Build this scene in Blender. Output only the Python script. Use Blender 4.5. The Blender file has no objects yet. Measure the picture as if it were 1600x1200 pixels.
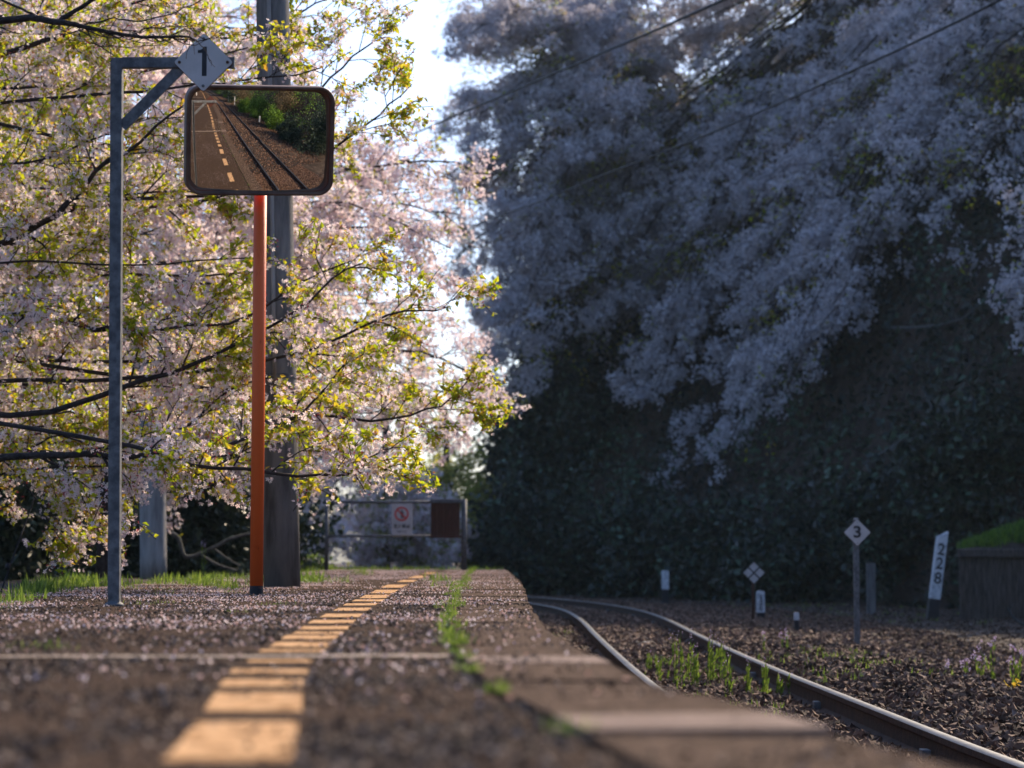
import bpy, math, random
import numpy as np
from mathutils import Vector, Matrix, noise

S = bpy.context.scene
C = S.collection
R = math.radians
random.seed(7)

# ------------------------------------------------------------ camera, sky, sun, exposure
LENS = 80.0
F = LENS / 36.0 * 1600.0
PITCH = math.atan(270.0 / F)
CZ = 0.205
cam = bpy.data.cameras.new('camera'); camo = bpy.data.objects.new('camera', cam); C.objects.link(camo)
camo.location = (0, 0, CZ); camo.rotation_euler = (math.pi / 2 + PITCH, 0, 0)
cam.lens = LENS; cam.sensor_width = 36.0; cam.clip_end = 2000; cam.clip_start = 0.05
cam.dof.use_dof = True; cam.dof.focus_distance = 11.3; cam.dof.aperture_fstop = 3.7; cam.dof.aperture_blades = 9
S.camera = camo
SUN_AZ, SUN_EL = 33.0, 36.0            # azimuth measured clockwise (to the right) from the view direction
w = bpy.data.worlds.new('World'); S.world = w; w.use_nodes = True
nt = w.node_tree
sky = nt.nodes.new('ShaderNodeTexSky'); sky.sky_type = 'NISHITA'; sky.sun_disc = False
sky.sun_elevation = R(SUN_EL); sky.sun_rotation = R(SUN_AZ); sky.ozone_density = 4.0; sky.air_density = 1.0; sky.dust_density = 2.6
bg = nt.nodes['Background']; bg.inputs[1].default_value = 0.16
tint = nt.nodes.new('ShaderNodeMix'); tint.data_type = 'RGBA'; tint.blend_type = 'MULTIPLY'; tint.inputs['Factor'].default_value = 1
tint.inputs[7].default_value = (0.90, 0.97, 1.12, 1)
nt.links.new(sky.outputs[0], tint.inputs[6]); nt.links.new(tint.outputs[2], bg.inputs[0])
sl = bpy.data.lights.new('sun', 'SUN'); sl.energy = 5.0; sl.angle = R(0.5); sl.color = (1.0, 0.80, 0.57)
so = bpy.data.objects.new('sun', sl); C.objects.link(so)
sdir = Vector((math.sin(R(SUN_AZ)) * math.cos(R(SUN_EL)), math.cos(R(SUN_AZ)) * math.cos(R(SUN_EL)), math.sin(R(SUN_EL))))
so.rotation_euler = sdir.to_track_quat('Z', 'Y').to_euler()
S.view_settings.view_transform = 'Standard'; S.view_settings.look = 'None'; S.view_settings.gamma = 1
S.view_settings.exposure = 0.5; S.view_settings.use_curve_mapping = False
try:
    S.cycles.use_denoising = True; S.cycles.denoiser = 'OPENIMAGEDENOISE'
    S.cycles.max_bounces = 7; S.cycles.transmission_bounces = 4; S.cycles.sample_clamp_indirect = 6
except Exception: pass

def ray(x, y):
    u = (x - 800) / F; v = (600 - y) / F; c, s = math.cos(PITCH), math.sin(PITCH)
    return (u, c - v * s, s + v * c)
def px(x, y, Y):
    r = ray(x, y); t = Y / r[1]; return Vector((r[0] * t, Y, CZ + r[2] * t))
def gnd(x, y, z=0.0):
    r = ray(x, y); t = (z - CZ) / r[2]; return Vector((r[0] * t, r[1] * t, z))

# ------------------------------------------------------------ materials
MATS = {}
def mat(name, cols, scale=6.0, rough=0.85, bump=0.0, bscale=None, metal=0.0, trans=0.0, tcol=None, attr=False, spec=0.3, detail=5, stretch=(1, 1, 1), pos=(0.35, 0.65)):
    if name in MATS: return MATS[name]
    m = bpy.data.materials.new(name); m.use_nodes = True; n = m.node_tree; N = n.nodes; L = n.links
    b = N['Principled BSDF']; out = N['Material Output']
    b.inputs['Roughness'].default_value = rough; b.inputs['Metallic'].default_value = metal
    b.inputs['Specular IOR Level'].default_value = spec
    tc = N.new('ShaderNodeTexCoord'); mp = N.new('ShaderNodeMapping'); mp.inputs['Scale'].default_value = stretch
    L.new(tc.outputs['Object'], mp.inputs[0])
    nz = N.new('ShaderNodeTexNoise'); nz.inputs['Scale'].default_value = scale; nz.inputs['Detail'].default_value = detail
    nz.inputs['Roughness'].default_value = 0.6
    L.new(mp.outputs[0], nz.inputs['Vector'])
    rp = N.new('ShaderNodeValToRGB'); cr = rp.color_ramp
    k = len(cols)
    cr.elements[0].position = pos[0]; cr.elements[1].position = pos[1]
    cr.elements[0].color = (*cols[0], 1); cr.elements[1].color = (*cols[-1], 1)
    for i in range(1, k - 1):
        e = cr.elements.new(pos[0] + (pos[1] - pos[0]) * i / (k - 1)); e.color = (*cols[i], 1)
    if attr:
        at = N.new('ShaderNodeAttribute'); at.attribute_name = 'rnd'
        cr.elements[0].position = 0.0; cr.elements[-1].position = 1.0
        for i in range(1, k - 1): cr.elements[i].position = i / (k - 1)
        L.new(at.outputs['Fac'], rp.inputs[0])
    else:
        L.new(nz.outputs['Fac'], rp.inputs[0])
    L.new(rp.outputs[0], b.inputs['Base Color'])
    if bump:
        n2 = N.new('ShaderNodeTexNoise'); n2.inputs['Scale'].default_value = bscale or scale * 4; n2.inputs['Detail'].default_value = 6
        L.new(mp.outputs[0], n2.inputs['Vector'])
        bp = N.new('ShaderNodeBump'); bp.inputs['Strength'].default_value = bump; bp.inputs['Distance'].default_value = 0.02
        L.new(n2.outputs['Fac'], bp.inputs['Height']); L.new(bp.outputs[0], b.inputs['Normal'])
    if trans:
        tr = N.new('ShaderNodeBsdfTranslucent'); mx = N.new('ShaderNodeMixShader'); mx.inputs[0].default_value = trans
        if tcol:
            mc = N.new('ShaderNodeMix'); mc.data_type = 'RGBA'; mc.blend_type = 'MULTIPLY'; mc.inputs['Factor'].default_value = 1
            L.new(rp.outputs[0], mc.inputs[6]); mc.inputs[7].default_value = (*tcol, 1); L.new(mc.outputs[2], tr.inputs[0])
        else: L.new(rp.outputs[0], tr.inputs[0])
        L.new(b.outputs[0], mx.inputs[1]); L.new(tr.outputs[0], mx.inputs[2]); L.new(mx.outputs[0], out.inputs[0])
    MATS[name] = m
    return m

M_deck = mat('asphalt deck', [(0.018, 0.010, 0.007), (0.062, 0.038, 0.025), (0.14, 0.093, 0.063)], 38, 0.95, 1.0, 110, pos=(0.3, 0.7), spec=0.05, detail=9)
M_coping = mat('coping concrete', [(0.035, 0.021, 0.014), (0.10, 0.066, 0.045), (0.17, 0.115, 0.083)], 22, 0.95, 1.0, 80, spec=0.05, detail=9)
M_pale = mat('pale concrete', [(0.12, 0.075, 0.055), (0.22, 0.15, 0.115)], 9, 0.9, 0.5, 60)
M_strip = mat('joint strip', [(0.20, 0.15, 0.11), (0.32, 0.25, 0.19)], 20, 0.9, 0.3)
M_paint = mat('yellow line paint', [(0.10, 0.06, 0.035), (0.42, 0.23, 0.10), (0.60, 0.37, 0.19)], 24, 0.9, 0.4, 120, pos=(0.34, 0.56), spec=0.05, detail=8)
M_wall = mat('platform wall', [(0.06, 0.055, 0.05), (0.16, 0.14, 0.12)], 4, 0.9, 0.8, 30)
M_ground = mat('forest ground', [(0.018, 0.012, 0.009), (0.045, 0.030, 0.021), (0.08, 0.058, 0.043)], 3.5, 0.95, 1.0, 25)
M_stone = mat('ballast stone', [(0.022, 0.012, 0.008), (0.07, 0.036, 0.022), (0.14, 0.075, 0.046), (0.21, 0.135, 0.095)], attr=True, rough=0.85)
M_grit = mat('grit', [(0.022, 0.012, 0.008), (0.075, 0.046, 0.030), (0.17, 0.115, 0.08), (0.40, 0.30, 0.23)], attr=True, rough=0.8)
M_litter = mat('leaf litter', [(0.03, 0.018, 0.012), (0.075, 0.042, 0.026), (0.13, 0.08, 0.055), (0.28, 0.22, 0.19)], attr=True, rough=0.8)
M_railtop = mat('polished rail', [(0.045, 0.046, 0.047), (0.095, 0.097, 0.10)], 9, 0.5, 0.05, 40, metal=0.6)
M_railside = mat('rusty rail', [(0.035, 0.018, 0.012), (0.075, 0.04, 0.025)], 14, 0.85, 0.4)
M_tie = mat('sleeper', [(0.04, 0.032, 0.026), (0.09, 0.075, 0.06)], 9, 0.9, 0.6, stretch=(1, 8, 1))
M_bark = mat('cherry bark', [(0.018, 0.013, 0.012), (0.05, 0.038, 0.034)], 18, 0.9, 0.6, 60)
M_barkpale = mat('pale bark', [(0.06, 0.06, 0.06), (0.13, 0.13, 0.12)], 9, 0.9, 0.6, 60)
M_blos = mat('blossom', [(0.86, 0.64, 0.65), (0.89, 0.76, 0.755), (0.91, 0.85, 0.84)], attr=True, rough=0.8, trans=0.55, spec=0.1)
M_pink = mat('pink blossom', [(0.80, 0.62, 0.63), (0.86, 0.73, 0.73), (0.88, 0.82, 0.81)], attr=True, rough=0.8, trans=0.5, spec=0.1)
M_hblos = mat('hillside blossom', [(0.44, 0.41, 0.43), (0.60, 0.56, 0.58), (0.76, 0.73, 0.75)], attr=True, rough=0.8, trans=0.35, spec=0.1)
M_bud = mat('red buds', [(0.30, 0.03, 0.05), (0.55, 0.12, 0.14)], attr=True, rough=0.6, trans=0.3)
M_leaf = mat('young leaf', [(0.20, 0.27, 0.015), (0.34, 0.41, 0.02), (0.48, 0.47, 0.04), (0.40, 0.24, 0.05)], attr=True, rough=0.5, trans=0.62, tcol=(1.35, 1.3, 0.7), spec=0.3)
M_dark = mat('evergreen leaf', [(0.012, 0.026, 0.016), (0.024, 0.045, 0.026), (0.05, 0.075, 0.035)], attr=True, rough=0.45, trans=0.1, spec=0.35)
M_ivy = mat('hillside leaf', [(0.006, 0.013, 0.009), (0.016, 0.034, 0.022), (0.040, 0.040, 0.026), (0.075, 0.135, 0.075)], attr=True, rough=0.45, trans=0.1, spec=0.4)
M_bush = mat('bright bush leaf', [(0.035, 0.08, 0.010), (0.09, 0.19, 0.016), (0.18, 0.30, 0.03)], attr=True, rough=0.5, trans=0.3)
M_dry = mat('dry vine', [(0.10, 0.07, 0.035), (0.20, 0.15, 0.08)], attr=True, rough=0.8, trans=0.2)
M_grass = mat('grass', [(0.07, 0.13, 0.015), (0.16, 0.25, 0.03), (0.28, 0.36, 0.06)], attr=True, rough=0.5, trans=0.5, spec=0.3)
M_fern = mat('far leaf', [(0.20, 0.24, 0.04), (0.40, 0.42, 0.08), (0.50, 0.45, 0.16)], attr=True, rough=0.6, trans=0.6)  # colour brightened to stand in for sunlight the bank blocks
M_petal = mat('fallen petal', [(0.42, 0.24, 0.18), (0.68, 0.50, 0.48), (0.84, 0.74, 0.73)], attr=True, rough=0.8, trans=0.35)
M_galv = mat('galvanised steel', [(0.070, 0.073, 0.078), (0.118, 0.122, 0.128), (0.17, 0.174, 0.18)], 26, 0.65, 0.12, metal=0.3)
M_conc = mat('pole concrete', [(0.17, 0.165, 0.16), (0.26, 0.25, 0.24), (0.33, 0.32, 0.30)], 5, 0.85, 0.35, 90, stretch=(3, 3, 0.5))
M_conc_d = mat('dark pole concrete', [(0.085, 0.082, 0.08), (0.15, 0.145, 0.14), (0.20, 0.19, 0.18)], 5, 0.85, 0.35, 90, stretch=(3, 3, 0.5))  # darker tone of the pole concrete
M_orange = mat('orange enamel', [(0.20, 0.04, 0.015), (0.64, 0.088, 0.014), (0.72, 0.115, 0.020)], 9, 0.5, 0.08, 40, stretch=(3, 3, 1), pos=(0.27, 0.42), detail=8)
M_white = mat('white sign enamel', [(0.44, 0.41, 0.39), (0.54, 0.50, 0.48)], 8, 0.5, 0.05)
M_whpost = mat('worn white paint', [(0.36, 0.38, 0.40), (0.60, 0.61, 0.62), (0.70, 0.70, 0.70)], 14, 0.8, 0.4)
M_black = mat('black paint', [(0.012, 0.012, 0.016), (0.03, 0.03, 0.035)], 20, 0.6)
M_rust = mat('rusted steel', [(0.035, 0.012, 0.009), (0.08, 0.028, 0.018), (0.055, 0.02, 0.014)], 5, 0.9, 0.4, stretch=(4, 4, 1))
M_bronze = mat('mirror rim', [(0.075, 0.036, 0.022), (0.15, 0.082, 0.055)], 8, 0.55, 0.04, spec=0.25)
M_rimin = mat('mirror inner rim', [(0.10, 0.025, 0.015), (0.20, 0.06, 0.03)], 8, 0.5)
M_red = mat('red paint', [(0.55, 0.04, 0.04), (0.65, 0.07, 0.06)], 8, 0.6)
M_wood = mat('ribbed concrete boards', [(0.045, 0.034, 0.027), (0.095, 0.073, 0.060), (0.15, 0.12, 0.10)], 7, 0.9, 0.6, 30, stretch=(6, 6, 0.6))
M_cable = mat('cable', [(0.012, 0.012, 0.014), (0.02, 0.02, 0.022)], 8, 0.6)
M_yel = mat('yellow petals', [(0.75, 0.50, 0.03), (0.85, 0.62, 0.06)], attr=True, trans=0.4)
M_lil = mat('lilac petals', [(0.45, 0.32, 0.52), (0.66, 0.55, 0.72)], attr=True, trans=0.4)
M_cream = mat('cream wall', [(0.55, 0.47, 0.33), (0.68, 0.60, 0.44)], 3, 0.8, 0.1)
M_roof = mat('pale roof sheet', [(0.42, 0.42, 0.40), (0.55, 0.55, 0.52)], 3, 0.7, 0.2)
mm = bpy.data.materials.new('convex mirror glass'); mm.use_nodes = True
_b = mm.node_tree.nodes['Principled BSDF']; _b.inputs['Metallic'].default_value = 1; _b.inputs['Roughness'].default_value = 0.015
_b.inputs['Base Color'].default_value = (0.80, 0.77, 0.72, 1)
_nz = mm.node_tree.nodes.new('ShaderNodeTexNoise'); _nz.inputs['Scale'].default_value = 5
_mr = mm.node_tree.nodes.new('ShaderNodeMapRange'); _mr.inputs[3].default_value = 0.0; _mr.inputs[4].default_value = 0.035
mm.node_tree.links.new(_nz.outputs['Fac'], _mr.inputs[0]); mm.node_tree.links.new(_mr.outputs[0], _b.inputs['Roughness'])

# ------------------------------------------------------------ object helpers
def tag(o, label=None, cat=None, group=None, kind=None):
    if label: o['label'] = label
    if cat: o['category'] = cat
    if group: o['group'] = group
    if kind: o['kind'] = kind
    return o
def empty(name, loc, label, cat, group=None):
    o = bpy.data.objects.new(name, None); C.objects.link(o); o.location = loc; o.empty_display_size = 0.2
    return tag(o, label, cat, group)
def link(name, me, m, parent=None):
    o = bpy.data.objects.new(name, me); C.objects.link(o)
    for x in (m if isinstance(m, (list, tuple)) else [m]): me.materials.append(x)
    if parent is not None:
        o.parent = parent; o.matrix_parent_inverse = Matrix.Translation(-parent.location)
    return o
def mesh_np(name, V, Fq, rnd=None, smooth=False):
    """V (n,3); Fq (m,k) uniform face size"""
    me = bpy.data.meshes.new(name); V = np.asarray(V, dtype=np.float32); Fq = np.asarray(Fq, dtype=np.int32)
    m, k = Fq.shape
    me.vertices.add(len(V)); me.vertices.foreach_set('co', V.ravel())
    me.loops.add(m * k); me.loops.foreach_set('vertex_index', Fq.ravel())
    me.polygons.add(m); me.polygons.foreach_set('loop_start', np.arange(0, m * k, k, dtype=np.int32))
    me.polygons.foreach_set('loop_total', np.full(m, k, dtype=np.int32))
    me.polygons.foreach_set('use_smooth', np.full(m, bool(smooth)))
    if rnd is not None:
        a = me.attributes.new('rnd', 'FLOAT', 'POINT'); a.data.foreach_set('value', np.asarray(rnd, dtype=np.float32))
    me.update(calc_edges=True)
    return me

class MB:
    def __init__(s): s.v = []; s.f = []; s.sm = []; s.mi = []
    def face(s, idx, mi=0, smooth=False): s.f.append(tuple(idx)); s.sm.append(smooth); s.mi.append(mi)
    def hexa(s, p, mi=0):   # 8 points: bottom 4 (ccw), top 4
        b = len(s.v); s.v += [tuple(q) for q in p]
        for q in ((0, 3, 2, 1), (4, 5, 6, 7), (0, 1, 5, 4), (1, 2, 6, 5), (2, 3, 7, 6), (3, 0, 4, 7)): s.face([b + i for i in q], mi)
        return s
    def box(s, x0, x1, y0, y1, z0, z1, mi=0):
        return s.hexa([(x0, y0, z0), (x1, y0, z0), (x1, y1, z0), (x0, y1, z0), (x0, y0, z1), (x1, y0, z1), (x1, y1, z1), (x0, y1, z1)], mi)
    def bar(s, a, b, wx, wy, up=Vector((0, 1, 0)), mi=0):   # box between a and b; wx across, wy along 'up'
        a, b = Vector(a), Vector(b); t = (b - a).normalized(); n = t.cross(up).normalized() * wx / 2; u = up.normalized() * wy / 2
        return s.hexa([a - n - u, a + n - u, a + n + u, a - n + u, b - n - u, b + n - u, b + n + u, b - n + u], mi)
    def tube(s, pts, rads, n=12, caps=True, mi=0, smooth=True):
        pts = [Vector(p) for p in pts]; base = len(s.v); m = len(pts)
        ref = None
        for i, p in enumerate(pts):
            t = (pts[min(i + 1, m - 1)] - pts[max(i - 1, 0)]).normalized()
            if ref is None: ref = Vector((1, 0, 0)) if abs(t.x) < 0.8 else Vector((0, 0, 1))
            a = (ref - t * ref.dot(t)).normalized(); b = t.cross(a); ref = a
            r = rads[i] if isinstance(rads, (list, tuple)) else rads
            for k in range(n):
                q = p + (a * math.cos(2 * math.pi * k / n) + b * math.sin(2 * math.pi * k / n)) * r
                s.v.append(tuple(q))
        for i in range(m - 1):
            for k in range(n):
                k2 = (k + 1) % n
                s.face((base + i * n + k, base + i * n + k2, base + (i + 1) * n + k2, base + (i + 1) * n + k), mi, smooth)
        if caps:
            s.face([base + k for k in reversed(range(n))], mi); s.face([base + (m - 1) * n + k for k in range(n)], mi)
        return s
    def prism(s, poly, y0, y1, mi=0, M=None):    # polygon in xz, thickness along y
        b = len(s.v); n = len(poly)
        for y in (y0, y1):
            for (x, z) in poly:
                q = Vector((x, y, z)); s.v.append(tuple(M @ q if M is not None else q))
        s.face([b + i for i in range(n)], mi); s.face([b + n + i for i in reversed(range(n))], mi)
        for i in range(n):
            j = (i + 1) % n; s.face((b + j, b + i, b + n + i, b + n + j), mi)
        return s
    def build(s, name, m, parent=None, bevel=0.0, M=None):
        me = bpy.data.meshes.new(name); v = s.v if M is None else [tuple(M @ Vector(q)) for q in s.v]
        me.from_pydata(v, [], s.f); me.polygons.foreach_set('use_smooth', s.sm); me.polygons.foreach_set('material_index', s.mi); me.update()
        o = link(name, me, m, parent)
        if bevel:
            bm_ = o.modifiers.new('bevel', 'BEVEL'); bm_.width = bevel; bm_.segments = 2; bm_.limit_method = 'ANGLE'
        return o

def text_obj(name, body, size, M, m, parent, ex=0.0015, xs=1.0, bold=0.0):
    cu = bpy.data.curves.new(name, 'FONT'); cu.body = body; cu.size = size; cu.align_x = 'CENTER'; cu.align_y = 'CENTER'; cu.extrude = ex; cu.offset = bold
    t = bpy.data.objects.new('tmp', cu); C.objects.link(t)
    bpy.context.view_layer.update()
    me = bpy.data.meshes.new_from_object(t.evaluated_get(bpy.context.evaluated_depsgraph_get()))
    bpy.data.objects.remove(t)
    # text lies in xy facing +z : turn to stand upright facing -Y
    me.transform(M @ Matrix.Rotation(math.pi / 2, 4, 'X') @ Matrix.Diagonal((xs, 1, 1, 1)))
    me.materials.clear()
    return link(name, me, m, parent)

# ------------------------------------------------------------ foliage helpers
def rotmats(n, rg, up=0.0):
    """random rotations; 'up' biases the local z axis towards world +z"""
    z = rg.normal(size=(n, 3)); z[:, 2] += up * 1.5; z /= np.linalg.norm(z, axis=1)[:, None]
    a = rg.normal(size=(n, 3)); a -= z * (a * z).sum(1)[:, None]; a /= np.linalg.norm(a, axis=1)[:, None]
    b = np.cross(z, a)
    return np.stack([a, b, z], axis=2)
def scatter(name, pts, tv, tf, size, m, parent=None, rg=None, up=0.0, rnd=None, rmat=None):
    pts = np.asarray(pts); n = len(pts)
    if n == 0: return None
    tv = np.asarray(tv, dtype=float); tf = np.asarray(tf); Rm = rotmats(n, rg, up) if rmat is None else rmat
    size = np.broadcast_to(np.asarray(size, dtype=float), (n,))
    V = np.einsum('nij,tj->nti', Rm, tv) * size[:, None, None] + pts[:, None, :]
    Fq = (tf[None] + (np.arange(n) * len(tv))[:, None, None]).reshape(-1, tf.shape[1])
    if rnd is None: rnd = rg.random(n)
    return link(name, mesh_np(name, V.reshape(-1, 3), Fq, np.repeat(rnd, len(tv))), m, parent)
def flower_t(petals=5, cup=0.25, wd=0.42):
    v = [(0, 0, 0)]; f = []
    for k in range(petals):
        a = 2 * math.pi * k / petals; b = len(v)
        for (r, d, z) in ((0.33, -wd, 0.12), (0.5, 0, cup), (0.33, wd, 0.12)):
            v.append((r * math.cos(a + d), r * math.sin(a + d), z))
        f.append((0, b, b + 1, b + 2))
    return v, f
FL5 = flower_t(); FL3 = flower_t(3, 0.3, 0.75)
LEAF = ([(0, 0, 0), (0.35, 0.20, 0.07), (1, 0, -0.10), (0.35, -0.20, 0.07)], [(0, 1, 2, 3)])
LEAFB = ([(0, 0, 0), (0.4, 0.33, 0.10), (1, 0, -0.12), (0.4, -0.33, 0.10)], [(0, 1, 2, 3)])
OCTA = ([(1, 0, 0), (-1, 0, 0), (0, 1, 0), (0, -1, 0), (0, 0, .7), (0, 0, -.7)], [(0, 2, 4), (2, 1, 4), (1, 3, 4), (3, 0, 4), (2, 0, 5), (1, 2, 5), (3, 1, 5), (0, 3, 5)])
BLADE = ([(-0.035, 0, 0), (0.035, 0, 0), (0.03, 0.10, 0.55), (0.0, 0.30, 1.0)], [(0, 1, 2, 3)])

class Tubes:
    def __init__(s): s.V = []; s.F = []; s.n = 0
    def add(s, P, r0, r1, k):
        P = np.asarray(P, dtype=float); m = len(P)
        T = np.gradient(P, axis=0); T /= np.linalg.norm(T, axis=1)[:, None] + 1e-9
        ref = np.array([0.31, 0.17, 0.93]) if abs(T[0, 2]) < 0.8 else np.array([1.0, 0.2, 0.1])
        A = ref - T * (T @ ref)[:, None]; A /= np.linalg.norm(A, axis=1)[:, None]; B = np.cross(T, A)
        an = 2 * np.pi * np.arange(k) / k; rr = np.linspace(r0, r1, m)
        V = P[:, None, :] + (A[:, None, :] * np.cos(an)[None, :, None] + B[:, None, :] * np.sin(an)[None, :, None]) * rr[:, None, None]
        i = np.arange(m - 1)[:, None] * k; j = np.arange(k)[None, :]; j2 = (j + 1) % k
        Fq = np.stack([i + j, i + j2, i + k + j2, i + k + j], axis=2).reshape(-1, 4) + s.n
        s.V.append(V.reshape(-1, 3)); s.F.append(Fq); s.n += m * k
    def build(s, name, m, parent):
        return link(name, mesh_np(name, np.concatenate(s.V), np.concatenate(s.F), None, True), m, parent)

def cpath(ctrl, n, rg, amp):
    """smooth path through control points with a little wander"""
    c = np.asarray(ctrl, dtype=float); m = len(c)
    if m == 2: c = np.array([c[0], (c[0] * 2 + c[1]) / 3, (c[0] + c[1] * 2) / 3, c[1]]); m = 4
    pad = np.vstack([2 * c[0] - c[1], c, 2 * c[-1] - c[-2]]); out = []
    for q in np.linspace(0, m - 1, n):
        i = min(int(q), m - 2); t = q - i; p0, p1, p2, p3 = pad[i:i + 4]
        out.append(0.5 * ((2 * p1) + (-p0 + p2) * t + (2 * p0 - 5 * p1 + 4 * p2 - p3) * t * t + (-p0 + 3 * p1 - 3 * p2 + p3) * t ** 3))
    out = np.array(out); w_ = np.cumsum(rg.normal(size=(n, 3)), axis=0); w_ -= np.linspace(0, 1, n)[:, None] * w_[-1]
    return out + w_ * amp

def grow(T, path, r0, r1, lvl, P, rg, acc):
    T.add(path, r0, r1, (7, 5, 4, 3)[min(lvl, 3)])
    last = lvl >= len(P['n'])
    L = np.linalg.norm(np.diff(path, axis=0), axis=1).sum()
    if last or lvl == len(P['n']) - 1:
        k = max(2, int(L / P['sp'])); lo = 0.15 if last else 0.55
        ts = rg.uniform(lo, 1.0, k) * (len(path) - 1); i = np.minimum(ts.astype(int), len(path) - 2); fr = (ts - i)[:, None]
        acc.append(path[i] * (1 - fr) + path[i + 1] * fr)
    if last: return
    n = P['n'][lvl]; n = max(2, int(n * min(1.3, 0.35 + 0.65 * L / P['ref'][lvl])))
    for q in range(n):
        t = P['t0'][lvl] + (0.99 - P['t0'][lvl]) * (q + rg.random()) / n
        f = t * (len(path) - 1); i = min(int(f), len(path) - 2); p = path[i] + (path[i + 1] - path[i]) * (f - i)
        tan = path[i + 1] - path[i]; tan /= np.linalg.norm(tan) + 1e-9
        sd = rg.normal(size=3) * np.array([1, 1, P.get('flat', 0.6)]); sd -= tan * (sd @ tan); sd /= np.linalg.norm(sd) + 1e-9
        an = rg.uniform(0.5, 1.15); d = tan * math.cos(an) + sd * math.sin(an); d[2] += P.get('lift', 0.0)
        ln = P['len'][lvl] * rg.uniform(0.45, 1.15) * (1.15 - 0.55 * t)
        e = p + d * ln + np.array([0, 0, -P.get('droop', 0.0) * ln])
        ch = cpath([p, p + (e - p) * 0.5 + np.array([0, 0, 0.08 * ln]), e], 6 if lvl == 0 else 4, rg, 0.02 * ln)
        rr = (r0 + (r1 - r0) * t) * 0.5
        grow(T, ch, max(rr, P['rmin'] * 1.5), P['rmin'], lvl + 1, P, rg, acc)

def cherry(label, base, trunk, boughs, P, seed, fl, lf, bmat, fsize, lsize, nf, nl, spread, group=None, bud=0, leafbias=None, clump=5, crad=0.02, ftmpl=FL5, lmat=None, cat='tree', name='cherry_tree', r_trunk=0.16, r_b=0.035):
    rg = np.random.default_rng(seed)
    root = empty(name, base, label, cat, group)
    TT = Tubes(); TT.add(cpath(trunk, 14, rg, 0.02), r_trunk, r_trunk * 0.55, 10); TT.build('trunk', M_bark, root)
    T = Tubes(); acc = []
    for b in boughs:
        rb = r_b
        if isinstance(b, tuple): b, rb = b
        p = cpath(b, 20, rg, 0.014 * P.get('wob', 1))
        grow(T, p, rb, P['rmin'] * 2, 0, P, rg, acc)
    T.build('branches', M_bark, root)
    A = np.concatenate(acc)
    if leafbias is None:
        bias = np.array([noise.noise(Vector(q) * P.get('cl', 1.6)) for q in A]) * 1.1
    else: bias = leafbias(A)
    # blossom
    def pick(A, k, wgt):
        cnt = rg.poisson(np.clip(k * wgt, 0, None)); return np.repeat(A, cnt, axis=0)
    B = pick(A, nf / clump, 1 - 0.8 * bias) ; n = len(B)
    B = B + rg.normal(size=(n, 3)) * spread * np.array([1, 1, 0.9]) - np.array([0, 0, spread * 0.5])
    B = np.repeat(B, clump, axis=0); n = len(B); B = B + rg.normal(size=(n, 3)) * crad
    scatter('blossom', B, ftmpl[0], ftmpl[1], fsize * rg.uniform(0.75, 1.25, n), bmat, root, rg, up=0.15)
    if nl:
        Lp = pick(A, nl, 1 + 0.9 * bias); n = len(Lp); Lp = Lp + rg.normal(size=(n, 3)) * spread * 0.55
        scatter('leaves', Lp, LEAFB[0] if lsize < 0.07 else LEAF[0], LEAF[1], lsize * rg.uniform(0.6, 1.3, n), lmat or M_leaf, root, rg, up=0.5)
    if bud:
        Lp = pick(A, bud, 1 + 0 * bias); n = len(Lp); Lp = Lp + rg.normal(size=(n, 3)) * spread * 0.7
        scatter('buds', Lp, LEAF[0], LEAF[1], 0.022 * rg.uniform(0.7, 1.3, n), M_bud, root, rg)
    return root

# ------------------------------------------------------------ platform and track lines (plan view)
def lerp(tab):
    xs = [a for a, b in tab]; ys = [b for a, b in tab]
    return lambda t: float(np.interp(t, xs, ys))
def gsm(tab, s0=3.0, y0=2.0):
    g = lerp(tab); ks = np.arange(-3, 3.01, 0.25); wt = np.exp(-ks * ks / 2); wt /= wt.sum()
    T_ = np.arange(-62, 75, 0.25); V_ = []
    for t in T_:
        sg = float(np.interp(t, [-8, -2, y0], [5.0, 2.0, 0.0])) if s0 else 0
        V_.append(sum(w_ * g(t + k * sg) for k, w_ in zip(ks, wt)) if sg > 0 else g(t))
    return lambda t: float(np.interp(t, T_, V_))
def smooth(tab, w_=1.2):
    g = lerp(tab)
    return lambda t: sum(g(t + k * w_) for k in (-2, -1, 0, 1, 2)) / 5.0
E = [(x, y) for x, y in ((1480, 1190), (1280, 1140), (1158, 1110), (1000, 1060), (925, 1025), (868, 993), (846, 980), (834, 955), (824, 932), (815, 912), (806, 903), (795, 893))]
Ept = sorted([(gnd(x, y).y, gnd(x, y).x) for x, y in E])
edge_x = gsm([(-60, -3.0), (-50, 0.0), (-40, 1.5), (-25, 1.95), (-12, 1.45), (0, 0.72), (1.5, 0.53)] + Ept + [(36.5, -0.12)])
Jn = [(1010, 1200), (900, 1145), (850, 1120), (770, 1080), (722, 1035), (704, 1005), (698, 980), (702, 955), (712, 930), (725, 908), (735, 893)]
Jpt = sorted([(gnd(x, y).y, gnd(x, y).x) for x, y in Jn])
joint_x = gsm([(-60, -3.4), (-50, -0.4), (-40, 1.1), (-25, 1.55), (-12, 1.05), (0, 0.36), (1.5, 0.20)] + Jpt + [(36.5, -0.62)])
Yl = [(362, 1178), (396, 1110), (408, 1070), (425, 1043), (466, 1010), (510, 980), (528, 965), (545, 955), (582, 935), (615, 917), (650, 903), (681, 893)]
Lpt = sorted([(gnd(x, y).y, gnd(x, y).x) for x, y in Yl])
line_x = gsm([(-60, -4.1), (-50, -1.1), (-40, 0.35), (-25, 0.85), (-12, 0.45), (0, -0.12), (1.5, -0.23)] + Lpt)
ZR = -0.645          # rail top
ZB = -0.80           # ballast
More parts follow.
